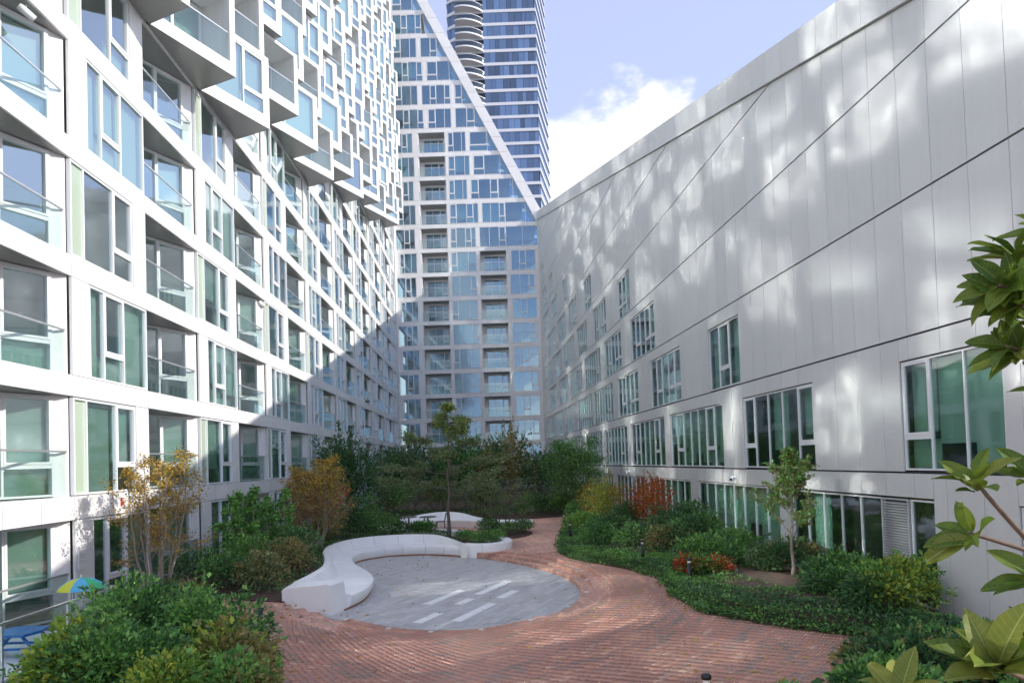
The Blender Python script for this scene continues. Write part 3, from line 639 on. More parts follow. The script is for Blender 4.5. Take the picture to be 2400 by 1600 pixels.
def rpanel(ya, yb, za, zb_):
    """one cladding panel, cut along the sloping parapet where it reaches it"""
    lim = lambda y: rtop(y) - 1.02
    sa, sb = sr(yb), sr(ya)
    if za >= lim(yb): return
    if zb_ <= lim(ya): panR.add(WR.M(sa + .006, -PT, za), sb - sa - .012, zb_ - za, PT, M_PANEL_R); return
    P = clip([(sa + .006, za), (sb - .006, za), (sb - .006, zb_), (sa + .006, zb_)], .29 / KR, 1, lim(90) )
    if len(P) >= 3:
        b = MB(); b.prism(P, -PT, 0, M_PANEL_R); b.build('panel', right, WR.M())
for k in range(0, 11):
    z0, z1 = FL[k], FL[k + 1]; wins = WIN_R.get(k, []); y = 4.0; edges = []
    zt = z0 + (2.42 if k else 2.36)
    gap = .045
    for (a, b_) in wins: edges += [(a, b_)]
    cuts = sorted(edges); segs = []; cur = 4.0
    for (a, b_) in cuts: segs.append((cur, a, False)); segs.append((a, b_, True)); cur = b_
    segs.append((cur, 84.0, False))
    for (a, b_, w) in segs:
        if b_ - a < .05 or z0 > rtop(b_): continue
        g = math.floor(a / 1.0) ; yy = a
        while yy < b_ - .02:
            nx = min(b_, math.floor(yy + 1.0001) if math.floor(yy + 1.0001) - yy > .25 else math.floor(yy + 2.0001))
            if b_ - nx < .25: nx = b_
            if w: rpanel(yy, nx, zt + .05, z1 - gap)
            else: rpanel(yy, nx, z0 - (.5 if k == 0 else 0), z1 - gap)
            yy = nx
        # wall body behind
        zz1 = min(z1, rtop(b_) - .3)
        b = MB()
        if not w: P = clip([(sr(b_), z0 - (.8 if k == 0 else 0)), (sr(a), z0 - (.8 if k == 0 else 0)), (sr(a), z1), (sr(b_), z1)], .29 / KR, 1, rtop(90) - .5)
        else: P = clip([(sr(b_), zt + .04), (sr(a), zt + .04), (sr(a), z1), (sr(b_), z1)], .29 / KR, 1, rtop(90) - .5)
        if len(P) >= 3: b.prism(P, -.35, -PT - .012, M_DARK); b.build('wall_core', right, WR.M())
        if w:
            n = max(2, round((b_ - a) / .93)); lay = []
            for i in range(n):
                lay.append((1, 'v' if (k and (i == (0 if n < 4 else 1) or i == n - 2 or (n == 5 and i == 4))) else 'f'))
            if k == 1 and abs(a - 12.4) < .1: lay = [(.9, 'v'), (1, 'f'), (1, 'f')]
            if k == 1 and abs(a - 19.17) < .1: lay = [(.9, 'v'), (1, 'f'), (1, 'f'), (1, 'f'), (.95, 'v')]
            if k == 2 and n == 3: lay = [(1, 'f'), (1, 'v'), (1, 'f')]
            det = b_ < 41
            if k == 0 and abs(a - 14.4) < .1:
                window(right, WR, sr(20.7), sr(16.28), z0 + .05, zt, [(1, 'f')] * 5, d=-.07, blinds=.5, fw=.04, depth=.055)
                window(right, WR, sr(15.23), sr(14.4), z0 + .05, zt, [(1, 'f')], d=-.07, blinds=.6, fw=.04, depth=.055)
                lb = MB(); lb.box(0, .98, 0, .04, -.06, .03, M_LOUV); lb.box(0, .98, zt - z0 - .09, zt - z0 - .05, -.06, .03, M_LOUV); lb.box(0, .04, .04, zt - z0 - .09, -.06, .03, M_LOUV); lb.box(.94, .98, .04, zt - z0 - .09, -.06, .03, M_LOUV)
                lb.box(.04, .94, .04, zt - z0 - .09, -.06, -.05, M_DARK); lo = lb.build('louver', right, WR.M(sr(16.255), -.05, z0 + .05))
                q = .07
                while q < zt - z0 - .14:
                    c = [(.04, q, -.045), (.94, q, -.045), (.94, q + .012, -.045), (.04, q + .012, -.045)]; sb_ = MB()
                    sb_.quadbox([(.04, q + .03, -.045), (.94, q + .03, -.045), (.94, q + .042, -.045), (.04, q + .042, -.045), (.04, q, .02), (.94, q, .02), (.94, q + .012, .02), (.04, q + .012, .02)], M_LOUV)
                    sb_.build('slat', lo, WR.M(sr(16.255), -.05, z0 + .05)); q += .062
            else:
                window(right, WR, sr(b_) + .015, sr(a) - .015, z0 + .03, zt + .02, lay, d=-.06, detail=det, blinds=.6, fw=.042, depth=.055)
    # room behind the windows of this storey
    if wins:
        a, b_ = wins[0][0] - 1, min(83.5, wins[-1][1] + 1)
        if z1 < rtop(a) - .4: 
            room_part(right, WR, sr(b_), sr(a), z0, z1 - .3, 4.5, 7.62)
            b = MB(); b.box(sr(b_), sr(a), z1 - .3, z1 - .02, -4.6, -.36, M_SLAB); b.build('slab', right, WR.M())
panR.flush()
# sloping parapet, panel by panel, and the roof that falls away behind it
yy = 4.0
while yy < 84:
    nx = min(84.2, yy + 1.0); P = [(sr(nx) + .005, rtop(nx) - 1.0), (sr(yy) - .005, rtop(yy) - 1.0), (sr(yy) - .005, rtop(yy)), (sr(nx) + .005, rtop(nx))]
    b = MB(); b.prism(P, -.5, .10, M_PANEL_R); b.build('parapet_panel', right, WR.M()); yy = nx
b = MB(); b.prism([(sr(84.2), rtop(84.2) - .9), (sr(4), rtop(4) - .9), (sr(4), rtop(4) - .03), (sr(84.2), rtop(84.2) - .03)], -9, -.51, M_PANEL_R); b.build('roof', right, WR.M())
b = MB(); b.prism([(sr(84), -.5), (sr(4), -.5), (sr(4), rtop(4) - 1), (sr(84), rtop(84) - 1)], -9.0, -8.8, M_DARK); b.build('rear_wall', right, WR.M())

# ------------------------------------------------------------------ far wing across the end of the courtyard
WC = Wall((0, 83.6, 0), (1, 0))
far = empty('apartment_wing', (-5, 84, 0), 'tall triangular wing closing the courtyard, white raking edge, stacked balconies', 'building', 'wings round the courtyard')
panC = Pieces(far, 'panel')
def xin(z): return 3.75 - (z - 33.2) / 2.02          # inner side of the raking edge
XL = -13.75
def cwin(x0, x1, z0, z1, lay, bl=.45): window(far, WC, x0, x1, z0, z1, lay, d=-.05, detail=True, blinds=bl * .6, glass=M_GLASSB)
def cpan(x0, x1, z0, z1):
    """panels of a band or pier, cut by the raking edge"""
    x = x0
    while x < x1 - .03:
        w = min(1.27, x1 - x); za, zb_ = z0, z1
        if x + w <= xin(zb_) + .3: panC.add(WC.M(x + .006, -.07, za), w - .012, zb_ - za, .07, M_PANEL_C)
        else:
            P = clip([(x + .006, za), (x + w - .006, za), (x + w - .006, zb_), (x + .006, zb_)], 1, 1 / 2.02, 3.75 + 33.2 / 2.02 + .3)
            if len(P) > 2:
                b = MB(); b.prism(P, -.07, 0, M_PANEL_C); b.build('panel', far, WC.M())
        x += w
for k in range(0, 21):
    z0, z1 = FL[k], FL[k + 1]; zt = z1 - .5; xr = min(4.0, xin(z0)); xr2 = min(4.0, xin(zt))
    cpan(XL, min(4.0, xin(zt) + .4), zt, z1 - .02)
    sh = .25 if k % 2 else -.15
    b = MB(); b.box(XL, min(4.0, xin(z1) - .1), z1 - .45, z1 - .03, -6, -.075, M_SLAB); b.box(XL, min(4.0, xin(z1) - .1), z0, z1 - .45, -6.1, -6.0, M_ROOM); b.build('slab', far, WC.M())
    x = XL
    def pier(a, c):
        if a < xr - .1: cpan(a, min(c, xr), z0 + .0, zt - .02)
    def win(a, c, lay, bl=.45):
        if c <= xr2: cwin(a + .01, c - .01, z0 + .02, zt - .02, lay, bl)
        elif a < xr2 - .5: cwin(a + .01, xr2 - .01, z0 + .02, zt - .02, lay[:max(1, int(len(lay) * (xr2 - a) / (c - a)))], bl)
    def balc(a, c):
        o = MB(); o.box(0, .1, z0, zt - .01, -1.7, -.075, M_PANEL_C); o.box(c - a - .1, c - a, z0, zt - .01, -1.7, -.075, M_PANEL_C); ob = o.build('balcony_side', far, WC.M(a))
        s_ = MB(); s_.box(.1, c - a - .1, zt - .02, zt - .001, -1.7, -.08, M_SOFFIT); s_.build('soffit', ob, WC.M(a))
        window(far, WC, a + .55, c - .3, z0 + .02, zt - .22, [(1, 'f'), (1, 'f'), (.8, 'v')], d=-1.6, detail=True, blinds=.15, depth=.16, glass=M_GLASSB)
        q = MB(); q.box(0, .54, z0, zt - .02, -1.72, -1.6, M_PANEL_C); q.box(c - a - .29, c - a, z0, zt - .02, -1.72, -1.6, M_PANEL_C); q.box(.54, c - a - .29, zt - .21, zt - .02, -1.72, -1.6, M_PANEL_C); q.build('balcony_back', far, WC.M(a))
        rail(far, WC, a + .02, c - .02, z0, -.04)
    if k <= 14:
        w1 = -11.1 + sh * .4
        win(XL + .35 + sh, w1, [(.8, 'v'), (1.15, 'f'), (.95, 'f')] if k % 2 else [(1.3, 'f'), (.85, 'v'), (.8, 'f')]); pier(XL, XL + .35 + sh); pier(w1, -10.5)
        balc(-10.5, -7.1)
        pier(-7.1, -6.8)
        if k <= 9:
            win(-6.8, -3.65, [(.75, 'v'), (1.4, 'f'), (1, 'f')] if k % 2 else [(1, 'f'), (1.4, 'f'), (.75, 'v')]); pier(-3.65, -3.3); balc(-3.3, .1); pier(.1, .5 + sh * .5)
            win(.5 + sh * .5, 3.55 + sh * .3, [(1, 'f'), (.8, 'v'), (1.2, 'f')] if k % 2 else [(1.2, 'f'), (1.1, 'f'), (.8, 'v')]); pier(3.55 + sh * .3, 4.0)
        else:
            x = -6.8; seq = [(3.3 + sh, [(.8, 'v'), (1.2, 'f'), (.8, 'v'), (.6, 'f')]), (.45, None), (3.1 - sh, [(1.1, 'f'), (1.1, 'f'), (.75, 'v')]), (.0, None), (4.0, [(1.1, 'f'), (1, 'f'), (1, 'f')])]
            if k >= 12: seq = [(2.4 + sh, [(.8, 'v'), (1.2, 'f'), (.6, 'f')]), (.45, None), (3.4, [(.8, 'v'), (1.2, 'f'), (.8, 'v')]), (0, None), (4, [(1, 'f'), (1, 'f'), (1, 'f')])]
            for w, lay in seq:
                if lay is None: pier(x, x + w)
                elif x < xr2 - .4: win(x, x + w, lay, .5)
                x += w
    else:
        x = XL + .5; q = k % 2
        while x < xr2 - .5:
            w = (2.9, 3.6)[q % 2]; win(x, x + w, ([(.9, 'v'), (1.1, 'f'), (.8, 'f')], [(1.1, 'f'), (.8, 'v'), (1.1, 'f'), (.8, 'v')])[q % 2], .45); x += w
            if x < xr2 - .6: pier(x, x + .5)
            x += .5; q += 1
        pier(XL, XL + .5)
    if xin(z0) < 4.3:          # the sliver of glass along the raking edge
        xb_ = min(4.0, xin(z0 + .02)); P = [(xr2 + .02, z0 + .03), (xb_ + .1, z0 + .03), (xr2 + .05, zt - .03), (xr2 + .02, zt - .03)]
        if P[1][0] - P[0][0] > .2:
            b = MB(); b.prism([P[0], P[1], P[2]], -.08, -.05, M_CLEAR, M_GLASSB); b.build('pane', far, WC.M())
panC.flush()
# raking white edge, in lengths
za = 32.2
while za < 66:
    zb_ = za + 1.9; P = [(xin(za) , za + .015), (xin(za) + 1.25, za + .015), (xin(zb_) + 1.25, zb_ - .015), (xin(zb_), zb_ - .015)]
    P = clip(P, 1, 0, 4.35)
    if len(P) > 2:
        b = MB(); b.prism(P, -3.0, .22, M_PANEL_C); b.build('raking_panel', far, WC.M())
    za = zb_
b = MB(); b.prism([(XL, 0), (4.0, 0), (4.0, 33), (xin(66) + .8, 66), (XL, 66)], -9, -8.8, M_DARK); b.build('rear_wall', far, WC.M())

# ------------------------------------------------------------------ blue glass tower behind
M_TG = mat('tower_glass', (.10, .17, .32), .08, .0, 1.0, var=.5)
M_TB = mat('tower_band', (.74, .75, .80), .4, var=.03)
M_TBAL = mat('tower_balcony', (.5, .47, .45), .6)
tower = empty('glass_tower', (-1, 156, 0), 'tall blue glass tower with white floor bands and curved balconies', 'tower')
plan = [(-11.6, 151.5), (-9.8, 150.2), (8.2, 150), (11.4, 166), (-11.6, 166)]
b = MB(); b.prism([(x * .985, 158 + (y - 158) * .97) for x, y in plan], 0, 128, mat('tower_core', (.02, .03, .06), .5)); b.build('core', tower)
WT = Wall((0, 150, 0), (1, 0)); WTs = Wall((8.2, 150, 0), (3.2, 16)); r3 = random.Random(8)
panT = Pieces(tower, 'pane', 295)
for f in range(13, 42):
    z = 1.4 + f * 3.01; b = MB(); b.prism([(x + (.15 if x > 0 else -.1), y - .12 if y < 155 else y) for x, y in plan], z, z + .66, M_TB); b.build('floor_band', tower)
    x = -3.5
    while x < 8.0:
        w = r3.choice((.9, 1.3, 1.3, 1.6)); w = min(w, 8.12 - x)
        panT.add(WT.M(x + .03, -.1, z + .66), w - .06, 2.3, .06, M_TG); x += w
    for q in range(2): panT.add(WT.M(-11.5 + q * .9, -.6 if q else -1.2, z + .66), .86, 2.3, .05, M_TG)
    s_ = .2
    while s_ < 15.8: panT.add(WTs.M(s_, -.12, z + .66), 1.5, 2.3, .06, M_TG); s_ += 1.62
    arc = [(-9.7, 150.3)] + [(-9.7 + 6.3 * t, 150.1 - 2.3 * math.sin(math.pi * min(1, .28 + t * .72)) ** .8) for t in np.linspace(0, 1, 9)] + [(-3.4, 150.2)]
    b = MB(); b.prism(arc, z + .22, z + .55, M_TB); i = b.mi(M_TBAL); b.m[0] = i; o = b.build('balcony', tower)
    b = MB()
    for p, q in zip(arc[1:-2], arc[2:-1]):
        c = [(p[0], p[1], z + .56), (q[0], q[1], z + .56), (q[0], q[1] + .03, z + .56), (p[0], p[1] + .03, z + .56)]; c += [(u, v, z + 1.6) for u, v, _ in c]; b.quadbox(c, M_RAILG)
        c = [(p[0], p[1] - .03, z + 1.6), (q[0], q[1] - .03, z + 1.6), (q[0], q[1] + .05, z + 1.6), (p[0], p[1] + .05, z + 1.6)]; c += [(u, v, z + 1.68) for u, v, _ in c]; b.quadbox(c, M_TB)
    b.build('balcony_glass', o)
panT.flush()

# ------------------------------------------------------------------ white serpentine bench and planter wall
def loft(parent, Bc, Sc, profile, nseg, name='segment', m=M_CONC, gap=.016, capm=None):
    """sweep a profile between a back line and a front line, cut into cast segments"""
    n = len(Bc); per = (n - 1) / nseg
    for sgm in range(nseg):
        i0 = int(round(sgm * per)); i1 = int(round((sgm + 1) * per)); b = MB(); mi = b.mi(m); rows = []
        for i in range(i0, i1 + 1):
            B = np.array(Bc[i]); S_ = np.array(Sc[i])
            if i == i0 and sgm > 0: B = B + (np.array(Bc[i + 1]) - B) * min(.4, gap / (np.linalg.norm(np.array(Bc[i + 1]) - B) + 1e-6)); S_ = S_ + (np.array(Sc[i + 1]) - S_) * min(.4, gap / (np.linalg.norm(np.array(Sc[i + 1]) - S_) + 1e-6))
            t = i / (n - 1); d = S_ - B; L = np.linalg.norm(d); d = d / L
            rows.append([(B[0] + d[0] * a, B[1] + d[1] * a, z) for a, z in profile(t, L, B)])
        k = len(rows[0]); b.v = [p for r in rows for p in r]
        for r in range(len(rows) - 1):
            for q in range(k):
                a = r * k + q; c = r * k + (q + 1) % k; b.f.append((a, c, c + k, a + k)); b.m.append(mi); b.sm.append(True)
        b.f.append(tuple(range(k))); b.m.append(mi); b.sm.append(False); o_ = (len(rows) - 1) * k; b.f.append(tuple(o_ + q for q in reversed(range(k)))); b.m.append(mi); b.sm.append(False)
        me = b.mesh(name)
        try: me.set_sharp_from_angle(angle=R_(38))
        except Exception: pass
        link(name, me, parent)
bench = empty('serpentine_bench', (-5.5, 24, -.45), 'long white serpentine concrete bench curling round the grey plaza', 'bench')
BC = spline(BACK, 8); SCu = spline(SEAT, 8)
def prof_bench(t, L, B):
    zt = .35 - .18 * float(smooth01((t - .80) / .2)); se = -.03
    return [(0.02, -.6), (0, zt - .05), (.03, zt), (.19, zt), (.25, zt - .04), (.40, se + .10), (.50, se + .01), (L - .09, se - .01), (L - .02, se - .05), (L, se - .11), (L - .05, -.30), (L - .12, -.40), (L - .14, -.6)]
loft(bench, BC[4:], SCu[4:], prof_bench, 13)
def prof_block(t, L, B): return [(.02, -.6), (0, .26 + .04 * t), (.05, .30 + .04 * t), (L - .28, .37), (L - .22, .33), (L - .10, -.6)]
loft(bench, BC[:5], SCu[:5], prof_block, 1, name='end_block')
# copper coloured plinth line at the foot of the seat
b = MB(); i = b.mi(M_PLINTH); pts = []
for B_, S_ in zip(BC[3:], SCu[3:]):
    d = (S_ - B_) / np.linalg.norm(S_ - B_); pts.append((S_ - d * .115, S_ - d * .30))
b.v = [(p[0], p[1], z) for p, _ in pts for z in (-.6, -.395)]
for q in range(len(pts) - 1): b.f.append((2 * q, 2 * q + 2, 2 * q + 3, 2 * q + 1)); b.m.append(i); b.sm.append(True)
b.build('plinth', bench)
NC = spline(NOSE, 6); ntan = np.gradient(NC, axis=0); ntan /= np.linalg.norm(ntan, axis=1)[:, None]; NI = NC + np.stack([-ntan[:, 1], ntan[:, 0]], 1) * .42
planter = empty('planter_wall', (-1, 29, -.2), 'low white curved planter wall round the tree, joining the bench', 'planter')
def prof_nose(t, L, B):
    zt = .12 + .12 * float(smooth01((t - .3) / .4)); return [(0.04, -.6), (.0, zt - .06), (.04, zt), (L - .04, zt), (L, zt - .04), (L, -.4)]
loft(planter, NC, NI, prof_nose, 8)
RB = [(-6.9, 33.9), (-6.95, 35.6), (-6.5, 37.3), (-5.5, 38.6), (-4.2, 39.2), (-3.0, 38.8), (-2.2, 37.9), (-1.3, 37.1), (-.3, 36.8), (.95, 36.6)]
RS = [(-6.2, 33.9), (-6.1, 35.4), (-5.7, 36.5), (-4.9, 37.4), (-4.1, 37.8), (-3.2, 37.5), (-2.5, 36.9), (-1.5, 36.3), (-.4, 36.05), (.95, 35.9)]
rear = empty('serpentine_bench', (-4, 38, 0), 'white curved concrete bench with high back beyond the planter tree', 'bench')
RBc = spline(RB, 7); RSc = spline(RS, 7)
def prof_rear(t, L, B):
    zt = .36 + .36 * math.exp(-((t - .46) / .22) ** 2); se = .40 if .15 < t < .8 else min(.40, zt - .04)
    se = min(se, zt - .03)
    return [(.02, -.2), (0, zt - .04), (.03, zt), (.18, zt), (.24, zt - .04), (.38, se + .02), (.5, se), (L - .07, se - .01), (L, se - .07), (L - .06, .08), (L - .08, -.2)]
loft(rear, RBc, RSc, prof_rear, 9)

# ------------------------------------------------------------------ bollards, floor lights, cameras, signs
def bollard(x, y, z, label, h=.85):
    o = empty('bollard_light', (x, y, z), label, 'bollard', 'black bollard lights along the path')
    b = MB(); b.lathe([(.055, 0), (.055, h - .12)], M_BLACK, 14); b.build('post', o, Matrix.Translation((x, y, z)))
    b = MB(); b.lathe([(.045, h - .12), (.045, h - .06)], M_LED, 14); b.build('lens', o, Matrix.Translation((x, y, z)))
    b = MB(); b.lathe([(.062, h - .06), (.064, h - .02), (.05, h), (.01, h + .003)], M_BLACK, 14); b.build('cap', o, Matrix.Translation((x, y, z)))
for x, y, z, t in [(-5.15, 13.75, .08, 'black bollard light at the edge of the foreground shrubs, near the white bench'), (2.38, 33.0, .1, 'second farthest black bollard light, at the corner of the shrub bed'), (2.3, 28.4, .1, 'black bollard light in the ground cover facing the planter tree'),
                   (4.3, 38.2, .1, 'farthest black bollard light, beside the orange shrub'), (4.0, 21.6, .1, 'black bollard light midway along the curved bed edge'), (4.42, 17.5, .1, 'tall black bollard light beside the low red leaved shrub'), (2.3, 8.5, .02, 'black bollard light cut by the bottom of the picture')]:
    bollard(x, y, z, t, .78)
gl = ring(.22); GLT = ['round floor light in the brick %s' % t for t in ('just past the steps beside the bench end', 'of the near plaza rim, first from the steps', 'at the middle of the near plaza rim', 'below the longest pale strip', 'where the near plaza rim turns toward the grey wing', 'at the start of the curved steps', 'outside the curved steps, nearest the tall bollard', 'outside the curved steps, second from the tall bollard', 'outside the curved steps, farthest from the viewer')]
for q, i in enumerate([4, 16, 28, 40, 52, 64, 78, 92, 104]):
    p = gl[i]; b = MB(); b.lathe([(.07, 0), (.075, .012), (.05, .016)], M_RAIL, 14); b.lathe([(.05, .017), (.03, .022)], M_LED, 12)
    b.build('ground_light', None, Matrix.Translation((p[0], p[1], float(zg(p[0], p[1])) + .002)), label=GLT[q], cat='floor light', group='floor lights round the plaza')
def dome_camera(W, s, z, label, d=0.0):
    p = W.pt(s, d + .0, z); o = empty('security_camera', p, label, 'camera'); Mw = W.M(s, d, z)
    b = MB(); b.box(-.07, .07, -.07, .07, 0, .05, M_FRAME); b.build('bracket', o, Mw)
    b = MB(); b.tube([(0, 0, .05), (0, 0, .16)], .03, M_FRAME, 8); b.tube([(-.02, -.03, .10), (.20, -.08, .26)], .065, M_FRAME, 10); b.build('housing', o, Mw)
    b = MB(); b.tube([(.20, -.08, .26), (.215, -.084, .27)], .045, M_BLACK, 10); b.build('lens', o, Mw)
dome_camera(WR, sr(24.9), 2.66, 'white security camera on the grey wall band above the ground floor glazing')
dome_camera(WR, sr(41.0), 2.66, 'small white security camera farther along the grey wall')
dome_camera(WL, sl(30.0), 2.62, 'white security camera on the first band of the sunlit wing')
def spot(p, dirv, label):
    o = empty('spotlight', p, label, 'spotlight'); p = Vector(p); d = Vector(dirv).normalized()
    b = MB(); b.tube([p, p + Vector((0, 0, .16))], .02, M_FRAME, 8); b.build('stem', o)
    b = MB(); b.tube([p - d * .16, p + d * .2, p + d * .2, p + d * .08], [.085, .085, .07, .06], M_FRAME, 16, cap=True); b.build('housing', o)
spot(WL.pt(sl(15.55), -.16, FL[5] - .72), (.5, .6, -.45), 'white cylindrical spotlight under the balcony soffit in the top corner')
spot(WL.pt(sl(31.9), -.12, FL[4] - .72), (.5, .6, -.45), 'white cylindrical spotlight under a third storey balcony soffit')
o = empty('wall_notice', WL.pt(sl(16.95), .01, 1.2), 'white notice plate on the wall beside the glass terrace', 'sign'); b = MB(); b.box(0, .33, 0, .62, 0, .02, M_FRAME); b.build('plate', o, WL.M(sl(16.98), .003, 1.15))
b = MB(); t_ = mat('print_grey', (.45, .45, .46), .7)
for q in range(7): b.box(.05, .28 - .06 * (q % 3), .52 - q * .06, .535 - q * .06, .021, .023, t_)
b.build('print', o, WL.M(sl(16.98), .003, 1.15))
o = empty('fire_alarm', WL.pt(sl(19.05), .03, 2.65), 'red fire alarm strobe on the first band', 'alarm'); b = MB(); b.box(-.05, .05, -.10, .10, 0, .05, mat('alarm_red', (.55, .03, .03), .4)); b.box(-.03, .03, .01, .08, .05, .07, M_LED); b.build('box', o, WL.M(sl(19.05), .004, 2.72))

# ------------------------------------------------------------------ terrace on the left: glass balustrade, umbrella, blue children's table
b = MB(); b.prism([(-10.55, 4), (-8.62, 4), (-8.72, 15.15), (-10.78, 15.25)], -.3, .075, M_TERR); b.build('terrace', kind='structure')
bal = empty('glass_balustrade', (-8.75, 10, .08), 'glass balustrade with steel handrail round the white terrace', 'balustrade')
TB = Wall((-8.7, 5, 0), (.0, -1)); TB = Wall((-8.56, 4.5, 0), (-.016, 1))
for q in range(6):
    a = q * 1.76; b = MB(); b.box(.02, 1.74, .08, 1.02, -.007, .007, M_RAILG); b.build('glass_panel', bal, TB.M(a))
    b = MB(); b.box(-.02, .02, .06, 1.02, -.02, .02, M_RAIL); b.build('post', bal, TB.M(a))
TB2 = Wall((-9.75, 15.08, 0), (1, 0))
b = MB(); b.box(.02, .98, .08, 1.02, -.007, .007, M_RAILG); b.build('glass_panel', bal, TB2.M(0)); b = MB(); b.box(-.02, .02, .06, 1.02, -.02, .02, M_RAIL); b.build('post', bal, TB2.M(0)); b = MB(); b.box(-.02, .02, .06, 1.02, -.02, .02, M_RAIL); b.build('post', bal, TB2.M(1.0))
b = MB(); b.box(0, 10.62, 1.02, 1.06, -.025, .025, M_RAIL); b.build('handrail', bal, TB.M(0)); b = MB(); b.box(0, 1.0, 1.02, 1.06, -.025, .025, M_RAIL); b.build('handrail', bal, TB2.M(0))
UX, UY = -9.2, 14.5
um = empty('patio_umbrella', (UX, UY, .08), 'small striped umbrella in yellow, blue and green on the terrace', 'umbrella')
cols = [(.62, .66, .06), (.10, .45, .70), (.05, .50, .22), (.10, .45, .70)]
for q in range(8):
    m = mat('canopy_%d' % (q % 4), cols[q % 4], .7, transl=0.0); b = MB(); i = b.mi(m); a0, a1 = 2 * math.pi * (q + 5.15) / 8, 2 * math.pi * (q + 6.15) / 8
    for r_, zz in ((0, 1.34), (.24, 1.29), (.42, 1.17), (.46, 1.10)):
        for a in (a0, (a0 + a1) / 2, a1): b.v.append((UX + r_ * (1 if a != (a0 + a1) / 2 else .955) * math.cos(a), UY + r_ * (1 if a != (a0 + a1) / 2 else .955) * math.sin(a), zz))
    for r_ in range(3):
        for c in range(2): k_ = r_ * 3 + c; b.f.append((k_, k_ + 1, k_ + 4, k_ + 3)); b.m.append(i); b.sm.append(True)
    b.build('canopy_panel', um)
b = MB(); b.tube([(UX, UY, .08), (UX, UY, 1.40)], .012, M_RAIL, 8); b.build('pole', um)
BLUE = mat('plastic_blue', (.02, .17, .50), .35)
kt = empty('childrens_table', (-9.6, 13.25, .08), "children's blue plastic picnic table on the terrace", 'table')
b = MB(); b.prism([(-9.95, 12.85), (-9.25, 12.85), (-9.15, 13.2), (-9.25, 13.6), (-9.95, 13.6), (-10.05, 13.2)], .50, .55, BLUE); b.build('tabletop', kt)
for sx in (-1, 1):
    b = MB(); x0 = -9.6 + sx * .62; b.box(x0 - .13, x0 + .13, 12.85, 13.6, .28, .32, BLUE); b.build('seat', kt)
for sy in (12.95, 13.45):
    b = MB(); b.tube([(-10.2, sy, .08), (-9.85, sy, .50)], .03, BLUE, 8); b.tube([(-9.0, sy, .08), (-9.35, sy, .50)], .03, BLUE, 8); b.box(-10.3, -8.95, sy - .02, sy + .02, .24, .28, BLUE); b.build('leg', kt)

# ------------------------------------------------------------------ garden furniture behind the planter
M_TEAK = mat('furniture_grey', (.13, .12, .115), .5)
def gtable(x, y, label):
    o = empty('garden_table', (x, y, 0), label, 'table', 'garden furniture'); T = Matrix.Translation((x, y, 0))
    b = MB(); b.lathe([(.42, .68), (.45, .70), (.45, .72), (.43, .73)], M_TEAK, 20); b.build('tabletop', o, T)
    b = MB(); b.lathe([(.05, .03), (.045, .68)], M_TEAK, 10); b.build('stem', o, T); b = MB(); b.lathe([(.25, 0), (.25, .02), (.06, .035)], M_TEAK, 16); b.build('base', o, T)
def gchair(x, y, rz, label):
    T = Matrix.Translation((x, y, 0)) @ Matrix.Rotation(rz, 4, 'Z'); o = link('garden_chair', None, None, T, label, 'chair', 'garden furniture')
    b = MB(); b.box(-.23, .23, -.22, .22, .42, .45, M_TEAK); b.build('seat', o, T)
    b = MB(); b.quadbox([(-.22, .20, .46), (.22, .20, .46), (.22, .23, .46), (-.22, .23, .46), (-.22, .29, .86), (.22, .29, .86), (.22, .32, .86), (-.22, .32, .86)], M_TEAK); b.build('backrest', o, T)
    for sx in (-1, 1):
        for sy in (-1, 1): b = MB(); b.tube([(sx * .20, sy * .19, .42), (sx * .22, sy * .23, 0)], .016, M_TEAK, 6); b.build('leg', o, T)
gtable(-5.6, 36.3, 'round grey garden table by the curve of the rear bench'); gtable(-4.55, 36.0, 'round grey garden table in front of the rear bench, next to the chair')
gchair(-3.9, 36.1, -1.4, 'grey garden chair turned sideways beside the round tables'); gchair(-6.2, 36.0, 1.3, 'grey garden chair at the far end of the tables, by the shrubs')

# ------------------------------------------------------------------ plants
def leaves_mesh(name, P, D, L, Wd, m, rs, fold=.18, extra=None):
    n = len(P); D = D / (np.linalg.norm(D, axis=1)[:, None] + 1e-9); U = rs.randn(n, 3); U[:, 2] += 1.2; S_ = np.cross(D, U); S_ /= (np.linalg.norm(S_, axis=1)[:, None] + 1e-9); N_ = np.cross(S_, D)
    L = np.broadcast_to(L, (n,))[:, None]; Wd = np.broadcast_to(Wd, (n,))[:, None]; v = np.zeros((n, 4, 3))
    v[:, 0] = P; v[:, 1] = P + D * L * .5 + S_ * Wd * .5 + N_ * Wd * fold; v[:, 2] = P + D * L - N_ * L * .08; v[:, 3] = P + D * L * .5 - S_ * Wd * .5 + N_ * Wd * fold
    F = (np.arange(n)[:, None, None] * 4 + np.array([(0, 1, 2), (0, 2, 3)])[None]).reshape(-1)
    me = bpy.data.meshes.new(name); me.vertices.add(n * 4); me.vertices.foreach_set('co', v.reshape(-1)); me.loops.add(len(F)); me.loops.foreach_set('vertex_index', F.astype(np.int32))
    me.polygons.add(n * 2); me.polygons.foreach_set('loop_start', (np.arange(n * 2) * 3).astype(np.int32)); me.materials.append(m); me.update(calc_edges=True); return me
